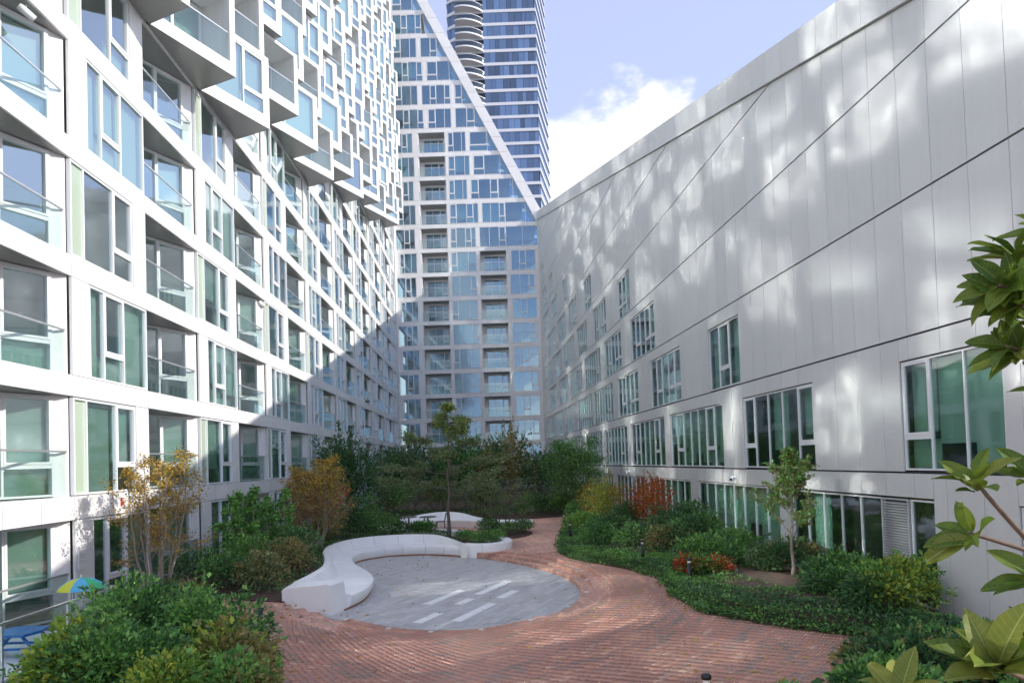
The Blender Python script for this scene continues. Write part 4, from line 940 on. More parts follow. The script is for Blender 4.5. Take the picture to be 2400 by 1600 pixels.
def blob_points(c, r, n, rs, nl=14, lob=.42, floor=None):
    """points on and in a lumpy crown made of many small lobes"""
    u = rs.randn(nl, 3); u /= np.linalg.norm(u, axis=1)[:, None]; u[:, 2] = np.where(u[:, 2] < -.35, -u[:, 2], u[:, 2])
    cen = u * (.45 + .3 * rs.rand(nl))[:, None]; rad = lob * (.7 + .6 * rs.rand(nl)); w = rad ** 2; k = rs.choice(nl, n, p=w / w.sum())
    d = rs.randn(n, 3); d /= np.linalg.norm(d, axis=1)[:, None]; t = np.where(rs.rand(n) < .75, .86 + .2 * rs.rand(n), rs.rand(n)); p = cen[k] + d * (rad[k] * t)[:, None]
    P = np.array(c) + p * np.array(r); D = d * .8 + p * .6 + rs.randn(n, 3) * .45; D[:, 2] += .1
    if floor is not None:
        ok = P[:, 2] > floor; P, D = P[ok], D[ok]
    return P, D
TRI = [0]
def shrub(x, y, r, h, label, m, n=2600, leaf=.09, seed=0, cat='shrub', name='shrub', z=None, group='shrubs in the beds', lob=.42, mix=None, wr=.5):
    rs = np.random.RandomState(seed * 7 + 13); z = (float(zg(x, y)) + .12) if z is None else z
    rx, ry = (r if hasattr(r, '__len__') else (r, r)); o = empty(name, (x, y, z), label, cat, group)
    P, D = blob_points((x, y, z + h * .50), (rx, ry, h * .56), n, rs, nl=int(10 + n / 250), lob=lob, floor=z + .03)
    ns = 12 if n > 400 else 3; sa = rs.rand(ns) * 6.28; se_ = .45 + 1.0 * rs.rand(ns); sd = np.stack([np.cos(sa) * np.cos(se_), np.sin(sa) * np.cos(se_), np.sin(se_)], 1); per = max(8, int(n * .007)); tt = .72 + .55 * rs.rand(ns, per) * (.6 + .6 * rs.rand(ns, 1))
    sp_ = np.array((x, y, z + h * .45)) + sd[:, None, :] * tt[:, :, None] * np.array((rx, ry, h * .62)) + rs.randn(ns, per, 3) * leaf * .35; P = np.vstack([P, sp_.reshape(-1, 3)]); D = np.vstack([D, (sd[:, None, :] + rs.randn(ns, per, 3) * .6).reshape(-1, 3)])
    sz = np.clip(np.exp(rs.randn(len(P)) * .34), .45, 2.0); me = leaves_mesh('foliage', P, D, leaf * .92 * sz, leaf * wr * .92 * sz * (.8 + .4 * rs.rand(len(P))), m, rs)
    if mix is not None:
        m2, share = mix; me.materials.append(m2); f = rs.rand(len(P)) < share * (1 + np.sin(P[:, 0] * 3 + seed) * .8); me.polygons.foreach_set('material_index', np.repeat(f.astype(np.int32), 2))
    link('foliage', me, o); b = MB()
    for q in range(7):
        a = rs.rand() * 6.28; e = (x + math.cos(a) * rx * .62, y + math.sin(a) * ry * .55, z + h * (.5 + .3 * rs.rand())); b.tube([(x + math.cos(a) * .05, y + math.sin(a) * .05, z - .08), ((x + e[0]) / 2, (y + e[1]) / 2, z + h * .35), e], [.018, .012, .005], M_BARK, 5, cap=False)
    b.build('stems', o); TRI[0] += len(P) * 2
    return o
def tree(x, y, h, spread, label, lm, n=2600, leaf=.08, seed=0, trunk_r=.05, clear=.25, stems=1, bark=M_BARK, z=None, name='garden_tree', cat='tree', tiers=False, twig=5, lean=.0, group='small trees in the beds', up=.55, wr=.55, mix=None, crown_pow=1.0, cl=.22):
    rs = np.random.RandomState(seed * 11 + 3); z = (float(zg(x, y)) + .1) if z is None else z; o = empty(name, (x, y, z), label, cat, group); b = MB(); tips = []
    for s_ in range(stems):
        a0 = 6.28 * s_ / stems + rs.rand(); lv = (.30 if stems > 1 else .02) * spread / max(h, .1) * 1.6; top = Vector((x + math.cos(a0) * lv * h * .8 + lean, y + math.sin(a0) * lv * h * .8, z + h * (.97 if s_ == 0 else .75 + .2 * rs.rand())))
        base = Vector((x + math.cos(a0) * .05 * (stems > 1), y + math.sin(a0) * .05 * (stems > 1), z - .1)); K = 9; path = []
        for i in range(K):
            t = i / (K - 1); p = base.lerp(top, t); bow = math.sin(t * math.pi) * .12 * spread * (stems > 1); p += Vector((math.cos(a0) * bow + rs.randn() * .03 * h * .25, math.sin(a0) * bow + rs.randn() * .03 * h * .25, 0)); path.append(p)
        rad = [trunk_r * (1 - .9 * (i / (K - 1)) ** .8) * (1.25 if i == 0 else 1) for i in range(K)]; b.tube(path, rad, bark, 7)
        nb = int((16 if stems == 1 else 9))
        for i in range(nb):
            t = clear + (1 - clear) * (i + rs.rand() * .6) / nb; t = min(t, .98); q = t * (K - 1); j = int(q); p = path[j].lerp(path[min(j + 1, K - 1)], q - j); a = i * 2.4 + rs.rand() * .8 + s_
            rel = (t - clear) / (1 - clear); Lb = spread * (.5 + .5 * math.sin(math.pi * min(1, rel * .8 + .28)) ** crown_pow) * (1.05 - .75 * rel ** 1.6) * (.75 + .45 * rs.rand())
            if stems > 1: Lb *= .55
            el = up * (.35 if tiers else 1) * (.6 + .6 * rs.rand()) + rel * .5 * (0 if tiers else 1); d = Vector((math.cos(a) * math.cos(el), math.sin(a) * math.cos(el), math.sin(el))); m1 = p + d * Lb * .5 + Vector((0, 0, .03 * Lb)); e = p + d * Lb + Vector((rs.randn() * .05, rs.randn() * .05, .08 * Lb * (0 if tiers else 1)))
            rb = trunk_r * (1 - t * .75) * .42; b.tube([p, m1, e], [rb, rb * .6, rb * .2], bark, 5, cap=False)
            for w in range(twig):
                tt = .3 + .7 * (w + rs.rand()) / twig; pp_ = p.lerp(m1, tt * 2) if tt < .5 else m1.lerp(e, tt * 2 - 1); dv = Vector((d.x + rs.randn() * .6, d.y + rs.randn() * .6, d.z + rs.randn() * (.25 if tiers else .5) + .1)).normalized(); lt = Lb * (.22 + .25 * rs.rand()); et = pp_ + dv * lt
                b.tube([pp_, et], [rb * .3, rb * .1], bark, 4, cap=False); tips.append((pp_, et))
    b.build('trunk', o); A = np.array([t[0] for t in tips]); B = np.array([t[1] for t in tips]); k = rs.randint(0, len(A), n); u = rs.rand(n)[:, None] ** .7
    P = A[k] + (B[k] - A[k]) * u + rs.randn(n, 3) * cl * spread * .22 * np.array([1, 1, .6]); D = (B - A)[k] + rs.randn(n, 3) * .35; D[:, 2] -= .05
    me = leaves_mesh('crown', P, D, leaf * (.6 + .8 * rs.rand(n)), leaf * wr * (.7 + .6 * rs.rand(n)), lm, rs)
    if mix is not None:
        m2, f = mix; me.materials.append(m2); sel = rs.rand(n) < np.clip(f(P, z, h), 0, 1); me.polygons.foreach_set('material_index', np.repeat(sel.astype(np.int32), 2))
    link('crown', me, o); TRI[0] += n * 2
    return o
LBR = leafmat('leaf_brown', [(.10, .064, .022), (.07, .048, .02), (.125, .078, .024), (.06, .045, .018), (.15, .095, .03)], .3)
# trees one can single out
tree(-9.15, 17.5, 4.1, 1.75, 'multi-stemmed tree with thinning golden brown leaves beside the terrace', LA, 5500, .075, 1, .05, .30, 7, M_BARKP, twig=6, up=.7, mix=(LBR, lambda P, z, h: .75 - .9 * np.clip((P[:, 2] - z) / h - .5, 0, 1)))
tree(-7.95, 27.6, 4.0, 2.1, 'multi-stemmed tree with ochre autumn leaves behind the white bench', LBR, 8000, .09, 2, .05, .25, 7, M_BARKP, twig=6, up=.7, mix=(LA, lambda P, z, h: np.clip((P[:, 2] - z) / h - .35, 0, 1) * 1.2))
tree(-9.0, 22.6, 2.9, 1.1, 'young green tree with loose crown before the ground floor glazing', LG, 2600, .13, 3, .035, .3, 3, M_BARKP, twig=5)
tree(-8.35, 23.7, 2.7, 1.0, 'young green tree close behind the lobe of the bench', LG, 2200, .12, 4, .035, .25, 3, M_BARKP, twig=5)
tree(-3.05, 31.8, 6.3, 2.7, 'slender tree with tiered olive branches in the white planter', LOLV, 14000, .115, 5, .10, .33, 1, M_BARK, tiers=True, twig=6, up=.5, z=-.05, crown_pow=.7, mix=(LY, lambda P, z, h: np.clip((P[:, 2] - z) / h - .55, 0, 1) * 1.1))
tree(-.55, 34.6, 2.6, 1.9, 'low spreading bush-tree with bare twigs on the round island bed', LOLV, 3200, .075, 6, .04, .3, 4, M_BARK, twig=5, tiers=True)
tree(7.05, 17.45, 3.3, 1.0, 'slim young tree with sparse green crown before the grey wall', LG, 6500, .075, 7, .055, .30, 1, M_BARKP, twig=7, z=.3, up=.9, mix=(LB, lambda P, z, h: .4 + 0 * P[:, 0]))
tree(3.9, 42.5, 4.7, 2.6, 'large weeping green tree standing against the grey wing', LG, 15000, .16, 8, .07, .12, 6, M_BARK, twig=8, wr=.3, mix=(LD, lambda P, z, h: .45 + 0 * P[:, 0]), cl=.5)
# far thicket
shrub(-9.2, 37.5, (2.0, 2.0), 4.6, 'tall dense dark shrub in the corner beside the sunlit wing', LD, 8500, .15, 21, name='tall_shrub', group='tall shrubs at the far end')
shrub(-6.9, 46, (2.4, 2.0), 4.3, 'broad dark shrub behind the rear bench, next to the planter tree', LD, 7000, .17, 22, name='tall_shrub', group='tall shrubs at the far end', mix=(LOLV, .3))
shrub(-3.2, 47, (2.2, 2), 4.7, 'dark rounded shrub straight behind the planter tree', LD, 7000, .17, 23, name='tall_shrub', group='tall shrubs at the far end', mix=(LG, .3))
shrub(-.4, 46, (2.0, 2), 5.0, 'tall bronze leaved shrub behind the end of the rear bench', LB, 7000, .17, 24, name='tall_shrub', group='tall shrubs at the far end', mix=(LD, .4))
shrub(2.0, 50, (1.6, 2), 3.6, 'dark shrub in the gap between the bronze shrub and the weeping tree', LD, 4200, .17, 25, name='tall_shrub', group='tall shrubs at the far end')
shrub(-10.4, 58, (2, 2.5), 4.4, 'distant dark shrub under the far corner of the sunlit wing', LD, 4000, .2, 26, name='tall_shrub', group='tall shrubs at the far end')
shrub(-5.2, 60, (3, 2.5), 4.2, 'distant green shrub below the stacked balconies', LG, 4500, .2, 27, name='tall_shrub', group='tall shrubs at the far end', mix=(LD, .5))
shrub(-7.3, 40.9, (1.5, 1.1), 2.3, 'mid green shrub rising behind the curve of the rear bench', LOLV, 3600, .12, 28, mix=(LG, .4))
shrub(-4.6, 41.6, (1.6, 1.0), 2.2, 'olive shrub behind the high back of the rear bench', LOLV, 3600, .12, 29)
shrub(-1.8, 41.3, (1.4, .9), 2.0, 'olive green shrub behind the far end of the rear bench', LOLV, 3200, .12, 30, mix=(LD, .4))
shrub(1.2, 42.6, (1.5, .9), 1.2, 'low dark shrub where the brick path turns away', LD, 3000, .11, 31, mix=(LG, .4))
shrub(3.4, 43.3, (1.4, .9), 1.0, 'low green shrub at the head of the brick path', LG, 2600, .11, 32)
shrub(-8.55, 31.0, (1.2, 1.2), 2.6, 'russet leaved shrub behind the curve of the bench', LR, 3400, .11, 33, mix=(LBR, .6))
shrub(-7.5, 32.8, (1.2, 1.0), 1.7, 'dark green shrub between the russet shrub and the rear bench', LD, 3000, .11, 34, mix=(LG, .4))
# left bed
for q, (x, y, r, h, m, t) in enumerate([(-9.6, 20.4, .9, 1.0, LD, 'low dark shrub nearest the terrace in the bed along the sunlit wing'), (-8.4, 19.9, .8, .85, LD, 'low dark shrub on the brick path edge of the bed'), (-7.3, 19.6, .75, .9, LB, 'bronze tinted shrub beside the end block of the bench'), (-8.3, 21.4, .9, 1.2, LG, 'green shrub below the young trees'),
     (-7.2, 21.6, .8, 1.1, LB, 'bronze green shrub touching the lobe of the bench'), (-7.3, 23.2, .8, 1.3, LD, 'dark shrub behind the lobe of the bench'), (-9.9, 24.6, 1.0, 1.5, LD, 'dark shrub close to the glazing behind the young trees'), (-8.6, 25.4, .9, 1.2, LG, 'green shrub under the ochre tree'), (-8.2, 29.6, .8, 1.1, LB, 'bronze shrub behind the far curve of the bench'),
     (-9.9, 28.4, 1.1, 1.9, LD, 'dark shrub between the ochre tree and the wing'), (-10.0, 33.0, 1.2, 2.4, LD, 'tall dark shrub along the sunlit wing'), (-5.9, 32.2, .9, .9, LD, 'low dark shrub behind the straight part of the bench'), (-4.4, 32.6, .8, .6, LD, 'low clump beside the trunk of the planter tree')]):
    shrub(x, y, r, h, t, m, 2600, .085, 40 + q, mix=(LG if m is LD else LOLV, .35))
for q, (x, y, t) in enumerate([(-2.2, 30.4, 'leafy ground plant beside the trunk in the white planter'), (-1.4, 29.5, 'leafy ground plant in the nose of the white planter'), (-.95, 30.1, 'leafy ground plant along the far rim of the white planter')]):
    shrub(x, y, .62, .42, t, LG, 1500, .07, 60 + q, z=.0, name='ground_plant', cat='plant', mix=(LD, .3))
for q, (x, y, t) in enumerate([(-1.2, 32.8, 'low dark clump on the near side of the round island bed'), (-.2, 32.6, 'low dark clump at the front of the round island bed'), (.4, 33.6, 'low dark clump on the path side of the round island bed'), (-1.3, 34.4, 'low dark clump on the bench side of the round island bed')]):
    shrub(x, y, .6, .5, t, LD, 1300, .075, 65 + q, name='ground_plant', cat='plant', mix=(LG, .4))
# right bed
for q, (x, y, r, h, m, mx, t, n) in enumerate([(3.2, 25.9, (.9, .8), .7, LG, (LD, .4), 'low green mound in the ground cover by the midway bend', 2200), (3.9, 27.6, (1.0, .9), .9, LD, (LG, .4), 'dark mound shrub in front of the orange shrub', 2400), (4.5, 24.2, (.9, .9), .75, LG, (LD, .5), 'green mound shrub behind the bollard at the bend', 2400), (6.2, 19.6, (.8, .8), .6, LD, (LG, .3), 'low dark shrub between the young tree and the red leaved shrubs', 2000), (4.15, 31.3, (1.1, 1.3), 2.2, LO, (LY, .45), 'tall shrub turning orange and yellow beside the grey wing', 3800), (5.75, 28.6, (.95, 1.0), 2.15, LR, (LO, .25), 'bright red shrub in front of the ground floor glazing', 3800),
     (4.9, 29.6, (.9, 1), 1.2, LD, None, 'dark shrub between the orange shrub and the red shrub', 2600), (3.4, 34.6, (.9, 1.2), 1.0, LD, (LG, .4), 'dark shrub by the farthest bollards', 2200), (3.0, 30.4, (.8, 1), .8, LG, (LY, .15), 'light green low shrub at the foot of the orange shrub', 2200),
     (5.6, 25.6, (1.0, 1.0), 1.15, LD, None, 'dark shrub at the foot of the red shrub', 2800), (6.3, 23.6, (1.0, 1.0), 1.2, LG, (LD, .5), 'tall broad-leaved green shrub beside the curtained glazing', 3200), (6.9, 21.4, (.85, .9), .85, LG, (LD, .4), 'green shrub between the broad-leaved shrub and the young tree', 2600),
     (5.2, 22.8, (.9, .9), .85, LB, (LD, .5), 'bronze green low shrub behind the midway bollard', 2400), (4.75, 18.5, (.42, .42), .5, LR, (LG, .45), 'low red leaved shrub touching the tall bollard', 1500), (5.3, 18.3, (.45, .45), .45, LR, (LG, .5), 'low shrub with dark red leaves on the wall side of the bollard', 1500), (5.6, 20.2, (.9, .8), .8, LG, (LD, .4), 'green mound shrub above the red leaved shrubs', 2400),
     (7.5, 18.6, (.8, .8), .8, LD, (LB, .4), 'dark shrub at the back of the young tree', 2600), (6.75, 18.5, (.6, .6), .7, LD, (LOLV, .4), 'small dark shrub behind the trunk of the young tree', 1800), (7.55, 16.2, (.9, .8), .75, LD, (LG, .45), 'rounded dark shrub between the young tree and the louver', 3200), (7.0, 15.2, (.6, .6), .6, LD, (LG, .3), 'smaller dark shrub on the path side below the louver', 2200),
     (8.0, 14.3, (.95, .8), .85, LY, (LG, .6), 'yellow green leafy shrub below the louver', 3600), (7.3, 13.9, (.7, .6), .65, LY, (LD, .6), 'speckled yellow green shrub at the bed edge near the foreground leaves', 2600), (6.9, 26.6, (.8, .9), 1.3, LD, None, 'dark shrub tight against the glazing past the red shrub', 2400)]):
    shrub(x, y, r, h, t, m, n, .095, 80 + q, mix=mx, z=.25)
# ground cover carpet: nobody could count it
def carpet(name, poly, n, m, hgt, leaf, seed, label, keep=None, mix=None):
    rs = np.random.RandomState(seed); P_ = np.array(poly); lo = P_.min(0); hi = P_.max(0); pts = lo + rs.rand(n * 3, 2) * (hi - lo); k = inside(poly, pts[:, 0], pts[:, 1])
    if keep: k &= keep(pts[:, 0], pts[:, 1])
    pts = pts[k][:n]; nn = len(pts); wob = .5 + .5 * np.sin(pts[:, 0] * 3.1 + np.sin(pts[:, 1] * 2.3) * 1.4) * np.cos(pts[:, 1] * 2.7 + pts[:, 0]); z = zg(pts[:, 0], pts[:, 1]) + .08 + hgt * (rs.rand(nn) ** .6) * (.45 + .55 * wob) + .1
    D = rs.randn(nn, 3); D[:, 2] = np.abs(D[:, 2]) * .6 + .2; P3 = np.column_stack([pts, z]); me = leaves_mesh(name, P3, D, leaf * (.6 + .8 * rs.rand(nn)), leaf * .5 * (.7 + .6 * rs.rand(nn)), m, rs)
    if mix: me.materials.append(mix[0]); f = rs.rand(nn) < mix[1] * (1 + np.sin(pts[:, 0] * 2 + pts[:, 1] * 1.7)); me.polygons.foreach_set('material_index', np.repeat(f.astype(np.int32), 2))
    link(name, me, label=label, cat='ground cover', kind='stuff'); TRI[0] += nn * 2
def near_edge_R(x, y):
    E_ = np.array(BED_R[:-3]); d = np.min(np.hypot(x[:, None] - E_[None, :, 0], y[:, None] - E_[None, :, 1]), 1); return (d > .03) & (d < 2.3 + .8 * np.sin(x * 2 + y)) & (x < 8)
carpet('ground_cover', BED_R, 48000, LD, .30, .08, 3, 'low green ground cover along the edge of the bed below the grey wing', near_edge_R, (LG, .5))
def trailing(edge, n, seed, label):
    rs = np.random.RandomState(seed); E_ = np.array(edge, float); k = rs.randint(0, len(E_) - 1, n); u = rs.rand(n)[:, None]; p = E_[k] + (E_[k + 1] - E_[k]) * u; t = E_[k + 1] - E_[k]; t /= (np.linalg.norm(t, axis=1)[:, None] + 1e-9); nn_ = np.stack([-t[:, 1], t[:, 0]], 1)
    p = p + nn_ * (rs.rand(n)[:, None] * .5 - .10 - .08 * np.sin(p[:, :1] * 5 + p[:, 1:] * 4)); p3 = np.column_stack([p, zg(p[:, 0], p[:, 1]) + .03 + .16 * rs.rand(n)]); d = rs.randn(n, 3); d[:, 2] = d[:, 2] * .5 + .15
    me = leaves_mesh('trailing_leaves', p3, d, .08 * (.5 + .9 * rs.rand(n)), .042 * (.6 + .8 * rs.rand(n)), LG, rs); me.materials.append(LD); me.polygons.foreach_set('material_index', np.repeat((rs.rand(n) < .55).astype(np.int32), 2)); link('trailing_leaves', me, label=label, cat='ground cover', kind='stuff')
trailing(BED_R[:-3], 11000, 31, 'green leaves trailing over the edge of the bed below the grey wing')
carpet('ground_cover', BED_FAR, 14000, LD, .3, .12, 4, 'low dark ground cover filling the far bed', lambda x, y: y < 47, (LG, .3))
carpet('ground_cover', BED_L, 16000, LD, .26, .08, 5, 'low dark ground cover in the bed along the sunlit wing', lambda x, y: ~((y > 28) & (x > -3)), (LG, .3))
carpet('ground_cover', BED_FR, 7000, LD, .25, .07, 6, 'low green ground cover in the near bed below the foreground leaves', None, (LG, .5))
carpet('ground_cover', BED_FL, 9000, LD, .25, .07, 7, 'low green ground cover under the foreground shrubs', None, (LG, .5))
rs = np.random.RandomState(77); fp = np.column_stack([rs.uniform(-9, 8, 2600), 8 + 26 * rs.rand(2600) ** 1.5]); kk = ~inside(BENCHP, fp[:, 0], fp[:, 1])
for B_ in (BED_R, BED_L, BED_FL, BED_FR): kk &= ~inside(B_, fp[:, 0], fp[:, 1])
kk &= rs.rand(len(fp)) < np.where((fp[:, 0] < -3) | (fp[:, 0] > 2.6), .6, .16); fp = fp[kk]; fz = np.where(inside(PLZ, fp[:, 0], fp[:, 1]), -.442, zg(fp[:, 0], fp[:, 1]) + .012); fd = rs.randn(len(fp), 3); fd[:, 2] *= .12
link('fallen_leaves', leaves_mesh('fallen_leaves', np.column_stack([fp, fz]), fd, .06 + .05 * rs.rand(len(fp)), .035 + .03 * rs.rand(len(fp)), LA, rs), label='yellow and brown fallen leaves scattered over the paving', cat='leaves', kind='stuff')
# foreground shrubs, bottom left
for q, (x, y, r, h, m, mx, t) in enumerate([(-6.6, 11.7, (1.0, .9), 1.45, LG, (LD, .35), 'large leafy green shrub in the middle of the foreground bed'), (-5.0, 11.3, (.95, .9), 1.35, LG, (LD, .3), 'rounded bright green shrub below the golden tree'), (-7.1, 12.9, (.7, .7), 1.0, LD, (LG, .5), 'dark green shrub at the terrace corner of the foreground bed'),
     (-4.35, 10.2, (.75, .7), 1.15, LB, (LY, .35), 'bronze tipped shrub next to the foreground bollard'), (-6.3, 9.7, (.7, .7), 1.15, LY, (LG, .55), 'yellow tinged shrub at the bottom corner by the balustrade'), (-5.7, 9.7, (.95, .8), 1.25, LD, (LG, .45), 'dark green shrub at the bottom of the foreground bed'), (-4.7, 9.0, (.6, .6), 1.0, LY, (LG, .6), 'light green shrub at the bottom edge in front of the bronze shrub'),
     (-3.85, 9.3, (.6, .6), .95, LB, (LG, .5), 'small bronze green shrub at the brick edge of the foreground bed'), (-8.1, 16.2, (.7, .6), .7, LB, (LD, .5), 'low brown green shrub round the foot of the golden tree'), (-7.1, 14.6, (.8, .7), .8, LG, (LD, .5), 'low green shrub between the golden tree and the path')]):
    shrub(x, y, r, h, t, m, 5200, .085, 120 + q, mix=mx, wr=.55)
# foreground shrubs, bottom right
for q, (x, y, r, h, m, mx, t) in enumerate([(5.2, 9.3, (.9, .7), .85, LD, (LB, .3), 'dark leafy shrub at the bottom edge below the large leaves'), (6.1, 9.9, (.8, .6), .75, LD, (LG, .3), 'thin dark shrub overhanging the brick path'), (4.5, 8.4, (.7, .6), .75, LG, (LD, .5), 'green shrub cut by the bottom of the picture'), (3.25, 8.4, (.25, .25), .62, LY, (LG, .6), 'small pale green seedling on the brick edge'), (6.6, 8.9, (.9, .7), 1.0, LG, (LD, .6), 'leafy shrub behind the lowest large leaves')]):
    shrub(x, y, r, h, t, m, 3600 if h > .7 else 260, .085, 140 + q, mix=mx, wr=.6)

# ------------------------------------------------------------------ magnolia in the foreground: every big leaf is its own piece
def magnolia_leaf(i, m):
    L, Wd = 1.0, .46; b = MB(); nL, nW = 9, 4; rs = np.random.RandomState(i)
    cv = .16 + .12 * rs.rand(); tw = rs.randn() * .12; wv = rs.rand() * 6; mi = b.mi(m)
    for a in range(nL + 1):
        t = a / nL; w = Wd * .5 * (math.sin(math.pi * min(1, t ** .85 * .98 + .012)) ** .75) * (1 if t < .97 else .4)
        for c in range(-nW, nW + 1):
            u = c / nW; z = -cv * t * t + .10 * abs(u) * w / (Wd * .5) + .012 * math.sin(t * 14 + wv) * abs(u) + tw * u * t * .3 - (.012 if c == 0 else 0) * (1 if t < .95 else 0); b.v.append((t * L, u * w, z))
    k = 2 * nW + 1
    for a in range(nL):
        for c in range(k - 1): p = a * k + c; b.f.append((p, p + k, p + k + 1, p + 1)); b.m.append(mi); b.sm.append(True)
    return b.mesh('leaf')
def leaf_surface(name, c1, c2, vein):
    m = bpy.data.materials.new(name); m.use_nodes = True; N = m.node_tree.nodes; Lk = m.node_tree.links; b = N['Principled BSDF']; b.inputs['Roughness'].default_value = .46; b.inputs['Specular IOR Level'].default_value = .3
    t = N.new('ShaderNodeTexCoord'); sp = N.new('ShaderNodeSeparateXYZ'); Lk.new(t.outputs['Object'], sp.inputs[0])
    ab = N.new('ShaderNodeMath'); ab.operation = 'ABSOLUTE'; Lk.new(sp.outputs['Y'], ab.inputs[0])
    ms = N.new('ShaderNodeMath'); ms.operation = 'MULTIPLY_ADD'; ms.inputs[1].default_value = -.75; Lk.new(ab.outputs[0], ms.inputs[0]); Lk.new(sp.outputs['X'], ms.inputs[2])
    fr = N.new('ShaderNodeMath'); fr.operation = 'MULTIPLY'; fr.inputs[1].default_value = 62; Lk.new(ms.outputs[0], fr.inputs[0]); sn = N.new('ShaderNodeMath'); sn.operation = 'SINE'; Lk.new(fr.outputs[0], sn.inputs[0])
    vm = N.new('ShaderNodeMapRange'); vm.inputs['From Min'].default_value = .90; vm.inputs['From Max'].default_value = 1.0; vm.inputs['To Max'].default_value = .45; Lk.new(sn.outputs[0], vm.inputs['Value'])
    mm = N.new('ShaderNodeMapRange'); mm.inputs['From Min'].default_value = .012; mm.inputs['From Max'].default_value = .004; Lk.new(ab.outputs[0], mm.inputs['Value'])
    mxx = N.new('ShaderNodeMath'); mxx.operation = 'MAXIMUM'; Lk.new(vm.outputs[0], mxx.inputs[0]); Lk.new(mm.outputs[0], mxx.inputs[1])
    n = N.new('ShaderNodeTexNoise'); n.inputs['Scale'].default_value = 5; n.inputs['Detail'].default_value = 6; Lk.new(t.outputs['Object'], n.inputs['Vector'])
    oi = N.new('ShaderNodeObjectInfo'); ad = N.new('ShaderNodeMath'); ad.operation = 'MULTIPLY_ADD'; ad.inputs[1].default_value = .6; Lk.new(oi.outputs['Random'], ad.inputs[0]); Lk.new(n.outputs['Fac'], ad.inputs[2])
    mr = N.new('ShaderNodeMapRange'); mr.inputs['From Min'].default_value = .35; mr.inputs['From Max'].default_value = 1.15; Lk.new(ad.outputs[0], mr.inputs['Value'])
    c = N.new('ShaderNodeMix'); c.data_type = 'RGBA'; c.inputs['A'].default_value = (*c1, 1); c.inputs['B'].default_value = (*c2, 1); Lk.new(mr.outputs[0], c.inputs['Factor'])
    sp2 = N.new('ShaderNodeMapRange'); sp2.inputs['From Min'].default_value = .68; sp2.inputs['From Max'].default_value = .74; Lk.new(n.outputs['Fac'], sp2.inputs['Value'])
    c3 = N.new('ShaderNodeMix'); c3.data_type = 'RGBA'; c3.inputs['B'].default_value = (.10, .055, .02, 1); Lk.new(sp2.outputs[0], c3.inputs['Factor']); Lk.new(c.outputs['Result'], c3.inputs['A'])
    v = N.new('ShaderNodeMix'); v.data_type = 'RGBA'; v.inputs['B'].default_value = (*vein, 1); Lk.new(mxx.outputs[0], v.inputs['Factor']); Lk.new(c3.outputs['Result'], v.inputs['A']); Lk.new(v.outputs['Result'], b.inputs['Base Color'])
    tr = N.new('ShaderNodeBsdfTranslucent'); Lk.new(v.outputs['Result'], tr.inputs['Color']); mix_ = N.new('ShaderNodeMixShader'); mix_.inputs[0].default_value = .3; Lk.new(b.outputs[0], mix_.inputs[1]); Lk.new(tr.outputs[0], mix_.inputs[2]); Lk.new(mix_.outputs[0], N['Material Output'].inputs[0])
    return m
ML = leaf_surface('magnolia_leaf', (.05, .12, .014), (.17, .23, .028), (.25, .30, .08)); MLY = leaf_surface('magnolia_leaf_pale', (.14, .19, .03), (.27, .29, .05), (.38, .41, .13))
LEAVES = [magnolia_leaf(i, ML) for i in range(5)]; LEAVESY = [magnolia_leaf(i + 9, MLY) for i in range(3)]
mag = empty('magnolia_tree', (2.9, 2.3, 0), 'magnolia with large glossy green leaves reaching in beside the grey wall', 'tree')
mrs = np.random.RandomState(21)
def whorl(p, axis, n, L, pale=.0, spread=1.0):
    p = Vector(p); axis = Vector(axis).normalized(); u = axis.cross(Vector((.3, .1, 1))).normalized(); w = axis.cross(u)
    n = int(n * 1.35)
    for i in range(n):
        a = i * 2.4 + mrs.rand() * .6; op = (.45 + .75 * (1 - i / max(n, 1))) * spread; d = (axis * math.cos(op) + (u * math.cos(a) + w * math.sin(a)) * math.sin(op)).normalized(); up = (axis * .9 + Vector((-.1, -.35, .55)) + Vector((mrs.randn(), mrs.randn(), mrs.randn())) * .18)
        y_ = up.cross(d).normalized(); z_ = d.cross(y_); s_ = L * (.42 + .5 * mrs.rand()); q = p - axis * .05 * mrs.rand() + d * .015
        Mw = Matrix(((d.x * s_, y_.x * s_, z_.x * s_, q.x), (d.y * s_, y_.y * s_, z_.y * s_, q.y), (d.z * s_, y_.z * s_, z_.z * s_, q.z), (0, 0, 0, 1)))
        link('leaf', (LEAVESY if mrs.rand() < pale else LEAVES)[mrs.randint(0, 3)], mag, Mw)
def twig(pts, r0, r1, name='twig'):
    b = MB(); n = len(pts); P = spline(pts, 5); b.tube([tuple(p) for p in P], list(np.linspace(r0, r1, len(P))), M_BARKM, 7); b.build(name, mag)
twig([(2.9, 2.3, 0), (2.7, 2.35, 1.2), (2.5, 2.35, 2.2), (2.3, 2.4, 3.2), (2.15, 2.4, 4.0), (2.1, 2.4, 4.8)], .05, .015, 'trunk')
twig([(2.17, 2.4, 3.85), (1.95, 2.35, 3.98), (1.80, 2.3, 4.05), (1.73, 2.3, 4.14)], .012, .006)
twig([(2.2, 2.4, 3.7), (1.95, 2.33, 3.82), (1.80, 2.27, 3.90), (1.68, 2.25, 3.97)], .012, .006)
twig([(2.27, 2.4, 3.45), (2.0, 2.35, 3.62), (1.86, 2.3, 3.74), (1.73, 2.3, 3.81)], .012, .006)
twig([(2.5, 2.35, 2.3), (2.05, 2.35, 2.85), (1.82, 2.38, 3.12), (1.68, 2.4, 3.30), (1.62, 2.4, 3.38)], .014, .006)
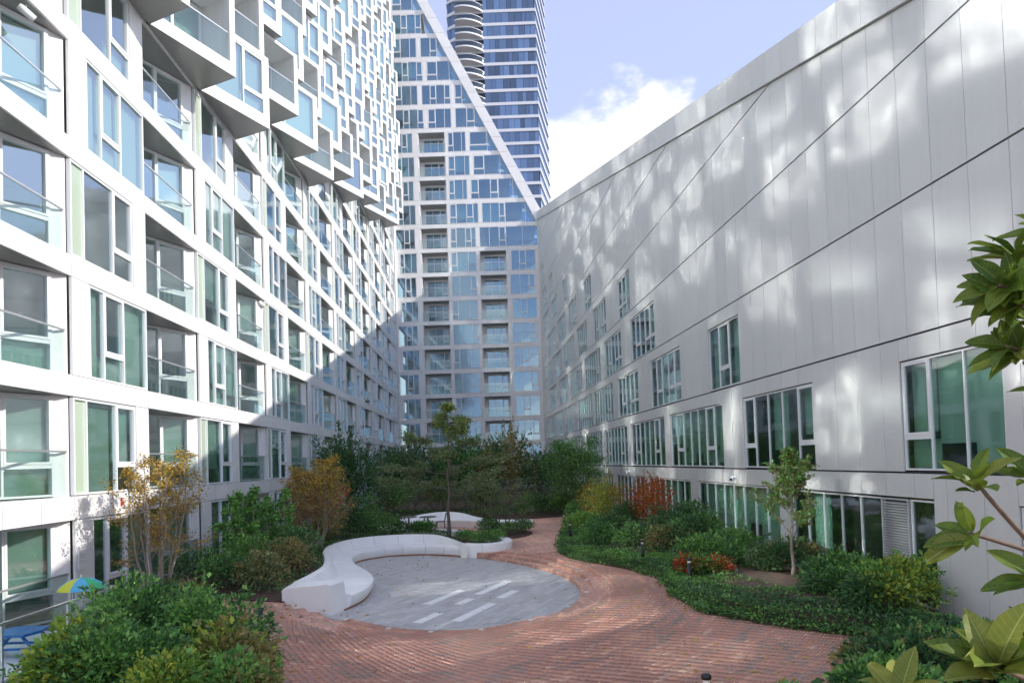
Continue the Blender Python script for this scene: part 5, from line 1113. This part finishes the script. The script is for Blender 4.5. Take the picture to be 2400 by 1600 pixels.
twig([(2.42, 2.35, 2.75), (2.0, 2.32, 3.02), (1.75, 2.3, 3.13), (1.52, 2.3, 3.21)], .012, .006)
twig([(2.6, 2.35, 1.9), (2.0, 2.2, 2.5), (1.70, 2.12, 2.70), (1.45, 2.1, 2.83)], .014, .007)
twig([(2.65, 2.35, 1.6), (1.8, 2.25, 2.35), (1.21, 2.2, 2.70)], .014, .006)
whorl((1.73, 2.3, 4.14), (-.15, -.15, 1), 8, .185, .05); whorl((1.70, 2.27, 4.02), (-.8, -.2, .35), 8, .18, .1)
whorl((1.68, 2.25, 3.97), (-.75, -.25, .2), 9, .19, .1); whorl((1.78, 2.3, 3.92), (-.2, -.3, .9), 6, .17, .05)
whorl((1.73, 2.3, 3.81), (-.8, -.2, .45), 9, .18, .15); whorl((1.84, 2.3, 3.70), (-.3, -.3, .8), 6, .17, .2)
whorl((1.62, 2.4, 3.38), (-.25, -.2, .9), 8, .18, .15); whorl((1.82, 2.4, 3.40), (-.3, -.3, .7), 6, .18, .2)
whorl((1.52, 2.3, 3.21), (-.75, -.15, .3), 7, .17, .1)
whorl((1.45, 2.1, 2.83), (-.35, -.2, .85), 10, .25, .75, .85); whorl((1.63, 2.15, 2.90), (-.2, -.2, .9), 7, .22, .6); whorl((1.66, 2.2, 3.08), (-.5, -.2, .5), 6, .17, .5)
whorl((1.21, 2.2, 2.72), (-.15, -.1, 1), 6, .17, .6)
whorl((1.63, 2.25, 4.03), (-.9, -.1, .2), 7, .17, .05); whorl((1.66, 2.27, 3.83), (-.95, -.1, .25), 7, .16, .15); whorl((1.80, 2.25, 4.22), (-.3, -.2, .9), 6, .19, .05)
twig([(1.80, 2.27, 3.90), (1.70, 2.26, 4.0), (1.63, 2.25, 4.03)], .007, .005); twig([(1.86, 2.3, 3.74), (1.72, 2.28, 3.81), (1.66, 2.27, 3.83)], .007, .005); twig([(1.95, 2.35, 3.98), (1.84, 2.28, 4.12), (1.80, 2.25, 4.22)], .008, .005)
print('LEAF TRIS', TRI[0])
